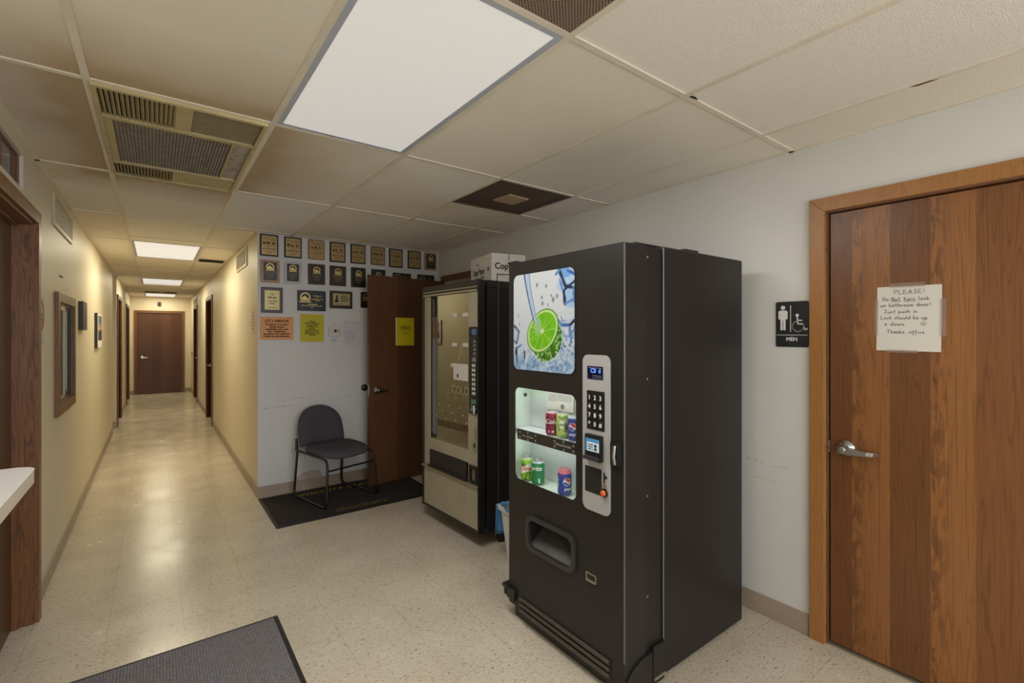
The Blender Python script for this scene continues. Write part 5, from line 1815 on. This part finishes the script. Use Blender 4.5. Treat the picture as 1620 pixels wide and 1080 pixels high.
# ------------------------------------------------------------------ waste bin between the machines
t = thing('waste_bin', 'small white waste bin with blue liner between the two machines', 'bin', (1.90, 2.40, 0))
def loop(hx, hy, z, r):
    return [(1.90 + p[0], 2.40 + p[1], z) for p in rr(-hx, -hy, hx, hy, r, 5)]
b = MB()
prof = [(.085, .075, .0), (.118, .108, .345), (.132, .122, .347), (.134, .124, .372), (.122, .112, .374), (.112, .102, .345), (.080, .070, .012)]
k = None
vs, fs = [], []
for hx_, hy_, z in prof:
    l = loop(hx_, hy_, z, .03)
    k = len(l)
    vs += l
for i in range(len(prof) - 1):
    for q in range(k):
        fs.append((i * k + q, i * k + (q + 1) % k, (i + 1) * k + (q + 1) % k, (i + 1) * k + q))
fs.append(tuple(range(k))[::-1])
fs.append(tuple((len(prof) - 1) * k + q for q in range(k)))
b.add(vs, fs)
build('bin_body', b, M_bin, t, smooth=45)
b = MB()
rd = random.Random(3)
nu, nv = 12, 8
vs, fs = [], []
for j in range(nv + 1):
    for i in range(nu + 1):
        xx = 1.775 + .19 * i / nu
        z = .372 - .205 * j / nv + (rd.uniform(-.008, .008) if j == nv else 0)
        off = .002 + .012 * math.sin(i * 1.4) * (j / nv) + .010 * j / nv
        vs.append((xx, 2.527 + off + .004, z))
for j in range(nv):
    for i in range(nu):
        a = j * (nu + 1) + i
        fs.append((a, a + 1, a + nu + 2, a + nu + 1))
b.add(vs, fs)
bag = build('bag_liner', b, M_blue_bag, t, smooth=60)
sol = bag.modifiers.new('solid', 'SOLIDIFY'); sol.thickness = .0015
b = MB().tube([(1.80, 2.50, .382), (1.82, 2.44, .386), (1.83, 2.37, .384), (1.815, 2.30, .380)], [.012, .014, .012, .008], 8)
b.tube([(1.775, 2.44, .372), (1.772, 2.40, .366), (1.774, 2.35, .372)], [.006, .010, .006], 8)
build('bag_fold', b, M_blue_bag, t, smooth=60)

# ------------------------------------------------------------------ floor mats
t = thing('logo_mat', 'black logo mat with WICHITA STATE shockers lettering under the chair', 'mat', (1.42, 4.35, 0))
mf = FZ(0)
b = MB().rrect(mf, .735, 3.945, 2.10, 4.755, .0003, .0045, .01)
build('mat_border', b, mat('mat_rubber', (26, 25, 25), 0.6), t, bevel=.001)
b = MB().rrect(mf, .758, 3.968, 2.077, 4.732, .0045, .0062, .01)
build('mat_pile', b, mat('mat_charcoal_pile', (56, 52, 51), 0.95, spec=.1, bump=(300, .4), vary=(90, .25)), t)
b = MB().text(mf, 'WICHITA STATE', .105, 1.40, 4.585, .0064, sx=.92, bold=.002)
build('lettering', b, mat('mat_gold', (150, 132, 44), 0.95, spec=.1), t)
b = MB().text(mf, 'shockers', .125, 1.43, 4.018, .0064, bold=.003)
build('lettering', b, mat('mat_dull_gold', (104, 92, 52), 0.95, spec=.1), t)
t2 = thing('entrance_mat', 'ribbed grey entrance mat on the floor in the foreground', 'mat', (.05, 1.8, 0))
b = MB().rrect(mf, -.42, .85, .513, 2.73, .0003, .004)
build('mat_border', b, mat('mat_rubber', (26, 25, 25), 0.6), t2)
wv = NT('ribbed_grey_pile')
x_, y_, z_ = wv.sep()
rib = wv.math('SINE', wv.math('MULTIPLY', x_, 2 * math.pi / .0115))
nz = wv.noise(wv.tc.outputs['Object'], 160, 3)
nz2 = wv.noise(wv.tc.outputs['Object'], 5, 4)
c0 = wv.mix(wv.ramp(nz, [(.3, 0.0), (.7, 1.0)]), lin((100, 98, 102)), lin((150, 147, 150)))
c0 = wv.mix(wv.ramp(nz2, [(.4, 0.0), (.7, .35)]), c0, lin((130, 122, 116)))
c0 = wv.mix(wv.math('MULTIPLY_ADD', rib, .22, .22), c0, lin((84, 82, 86)))
wv.ln(c0, wv.b.inputs['Base Color'])
wv.b.inputs['Roughness'].default_value = .95
wv.b.inputs['Specular IOR Level'].default_value = .1
wv.bump(wv.math('MULTIPLY_ADD', rib, .5, wv.math('MULTIPLY', nz, .6)), .6, .003)
b = MB().rrect(mf, -.405, .87, .492, 2.712, .004, .0085)
build('mat_pile', b, wv.m, t2, bevel=.002)

# ------------------------------------------------------------------ chair
t = thing('side_chair', 'charcoal fabric sled-base chair with rounded back standing on the logo mat', 'chair', (1.315, 4.425, .0065), R(15))
def arc_pts(pts, rad=.05, n=5):
    """round the inner corners of a polyline"""
    pts = [Vector(p) for p in pts]
    out = [pts[0]]
    for a, p, c in zip(pts, pts[1:], pts[2:]):
        r1 = min(rad, (p - a).length * .45, (c - p).length * .45)
        s_, e_ = p + (a - p).normalized() * r1, p + (c - p).normalized() * r1
        for k in range(n + 1):
            q = k / n
            out.append(s_ * (1 - q) ** 2 + p * 2 * q * (1 - q) + e_ * q * q)
    out.append(pts[-1])
    return out
TR = .0105
for sx in (-1, 1):
    path = arc_pts([(sx * .228, .262, .50), (sx * .228, .245, .42), (sx * .240, .285, .0115), (sx * .255, -.285, .0115), (sx * .225, -.245, .405), (sx * .222, .235, .412)], .06)
    b = MB().tube(path, TR, 12)
    build('side_frame', b, M_tube, t, smooth=60, local=True)
    b = MB().box((sx * .232 - .006, .242, .41), (sx * .232 + .006, .270, .525))
    build('back_bracket', b, M_tube, t, local=True, bevel=.002)
b = MB().tube([(-.233, -.256, .315), (.233, -.256, .315)], .008, 10)
build('stretcher', b, M_tube, t, smooth=60, local=True)
# seat: padded rounded shape
b = MB()
n = 40
def seat_ring(k, z):
    out = []
    for i in range(n):
        g = 2 * math.pi * i / n
        cxx, syy = math.cos(g), math.sin(g)
        e = .55
        px = math.copysign(abs(cxx) ** e, cxx) * .238 * k
        py = math.copysign(abs(syy) ** e, syy) * .235 * k
        if py < 0:
            px *= 1 - .06 * (py / -.235)
        sag = -.006 * (1 - (px / .24) ** 2) * (k < .95) + (-.018 * max(0, -py - .15) / .085)
        out.append((px, py - .03, z + sag + .008 * (py / .235)))
    return out
prof = [(k_, z - .024) for k_, z in [(.90, .440), (.975, .446), (1.0, .460), (.985, .478), (.93, .489), (.7, .494), (.35, .492)]]
vs = []
for k_, z in prof:
    vs += seat_ring(k_, z)
vs.append((0, -.03, .462))
fs = []
for j in range(len(prof) - 1):
    for i in range(n):
        fs.append((j * n + i, j * n + (i + 1) % n, (j + 1) * n + (i + 1) % n, (j + 1) * n + i))
for i in range(n):
    fs.append(((len(prof) - 1) * n + i, (len(prof) - 1) * n + (i + 1) % n, len(vs) - 1))
fs.append(tuple(range(n))[::-1])
b.add(vs, fs)
build('seat', b, M_fabric, t, smooth=70, local=True)
# backrest: tombstone cushion, curved
def back_outline(k):
    pts = []
    w, z0, zm, z1 = .218, .448, .605, .797
    for i in range(9):
        pts.append((-w + 2 * w * i / 8, z0 + .004 * math.sin(math.pi * i / 8)))
    for i in range(1, 3):
        pts.append((w + .004 * math.sin(math.pi * i / 3), z0 + (zm - z0) * i / 3))
    for i in range(17):
        g = math.pi * i / 16
        pts.append((w * math.copysign(abs(math.cos(g)) ** .92, math.cos(g)), zm + (z1 - zm) * math.sin(g) ** .95))
    for i in range(1, 3):
        pts.append((-w - .004 * math.sin(math.pi * i / 3), zm + (z0 - zm) * i / 3))
    cz = .61
    return [(p[0] * k, cz + (p[1] - cz) * k) for p in pts]
def bpt(p, d):
    x, z = p
    lean = (z - .45) * .22
    curve = .035 * (1 - (x / .22) ** 2)
    return (x, .215 + lean + curve - d, z)
layers = [(.90, -.012), (.985, -.008), (1.0, .006), (.985, .020), (.93, .030), (.6, .035), (.25, .036)]
vs = []
m = len(back_outline(1))
for k_, d_ in layers:
    vs += [bpt(p, d_) for p in back_outline(k_)]
vs.append(bpt((0, .61), .036))
fs = []
for j in range(len(layers) - 1):
    for i in range(m):
        fs.append((j * m + i, j * m + (i + 1) % m, (j + 1) * m + (i + 1) % m, (j + 1) * m + i))
for i in range(m):
    fs.append(((len(layers) - 1) * m + i, (len(layers) - 1) * m + (i + 1) % m, len(vs) - 1))
fs.append(tuple(range(m))[::-1])
b = MB().add(vs, fs)
build('backrest', b, M_fabric, t, smooth=70, local=True)

# ------------------------------------------------------------------ white counter at the left edge
t = thing('counter_shelf', 'white laminate counter with rounded corner at the left edge', 'counter', (-.40, 1.5, 1.05))
cf = FZ(0)
cx0, cx1, cy0, cy1 = XL + .001, -.305, .75, 2.17
def cpoly(g=0.0):
    r = .06
    pts = [(cx0, cy0), (cx1 - g, cy0)]
    for k in range(9):
        a = R(90 * k / 8)
        pts.append((cx1 - g - r + r * math.cos(a), cy1 - g - r + r * math.sin(a)))
    pts.append((cx0, cy1 - g))
    return pts
b = MB().prism(cf, cpoly(.0012), 1.007, 1.0488)
build('edge_band', b, M_counter_edge, t, smooth=30)
b = MB().prism(cf, cpoly(), 1.0488, 1.0502)
build('counter_top', b, M_counter, t)
for yy in (.95, 1.9):
    b = MB().prism(frame((0, yy, 0), (1, 0, 0)), [(XL + .001, .80), (XL + .03, .80), (-.34, .98), (-.34, 1.006), (XL + .001, 1.006)], -.012, .012)
    build('bracket', b, M_casing_dark, t)
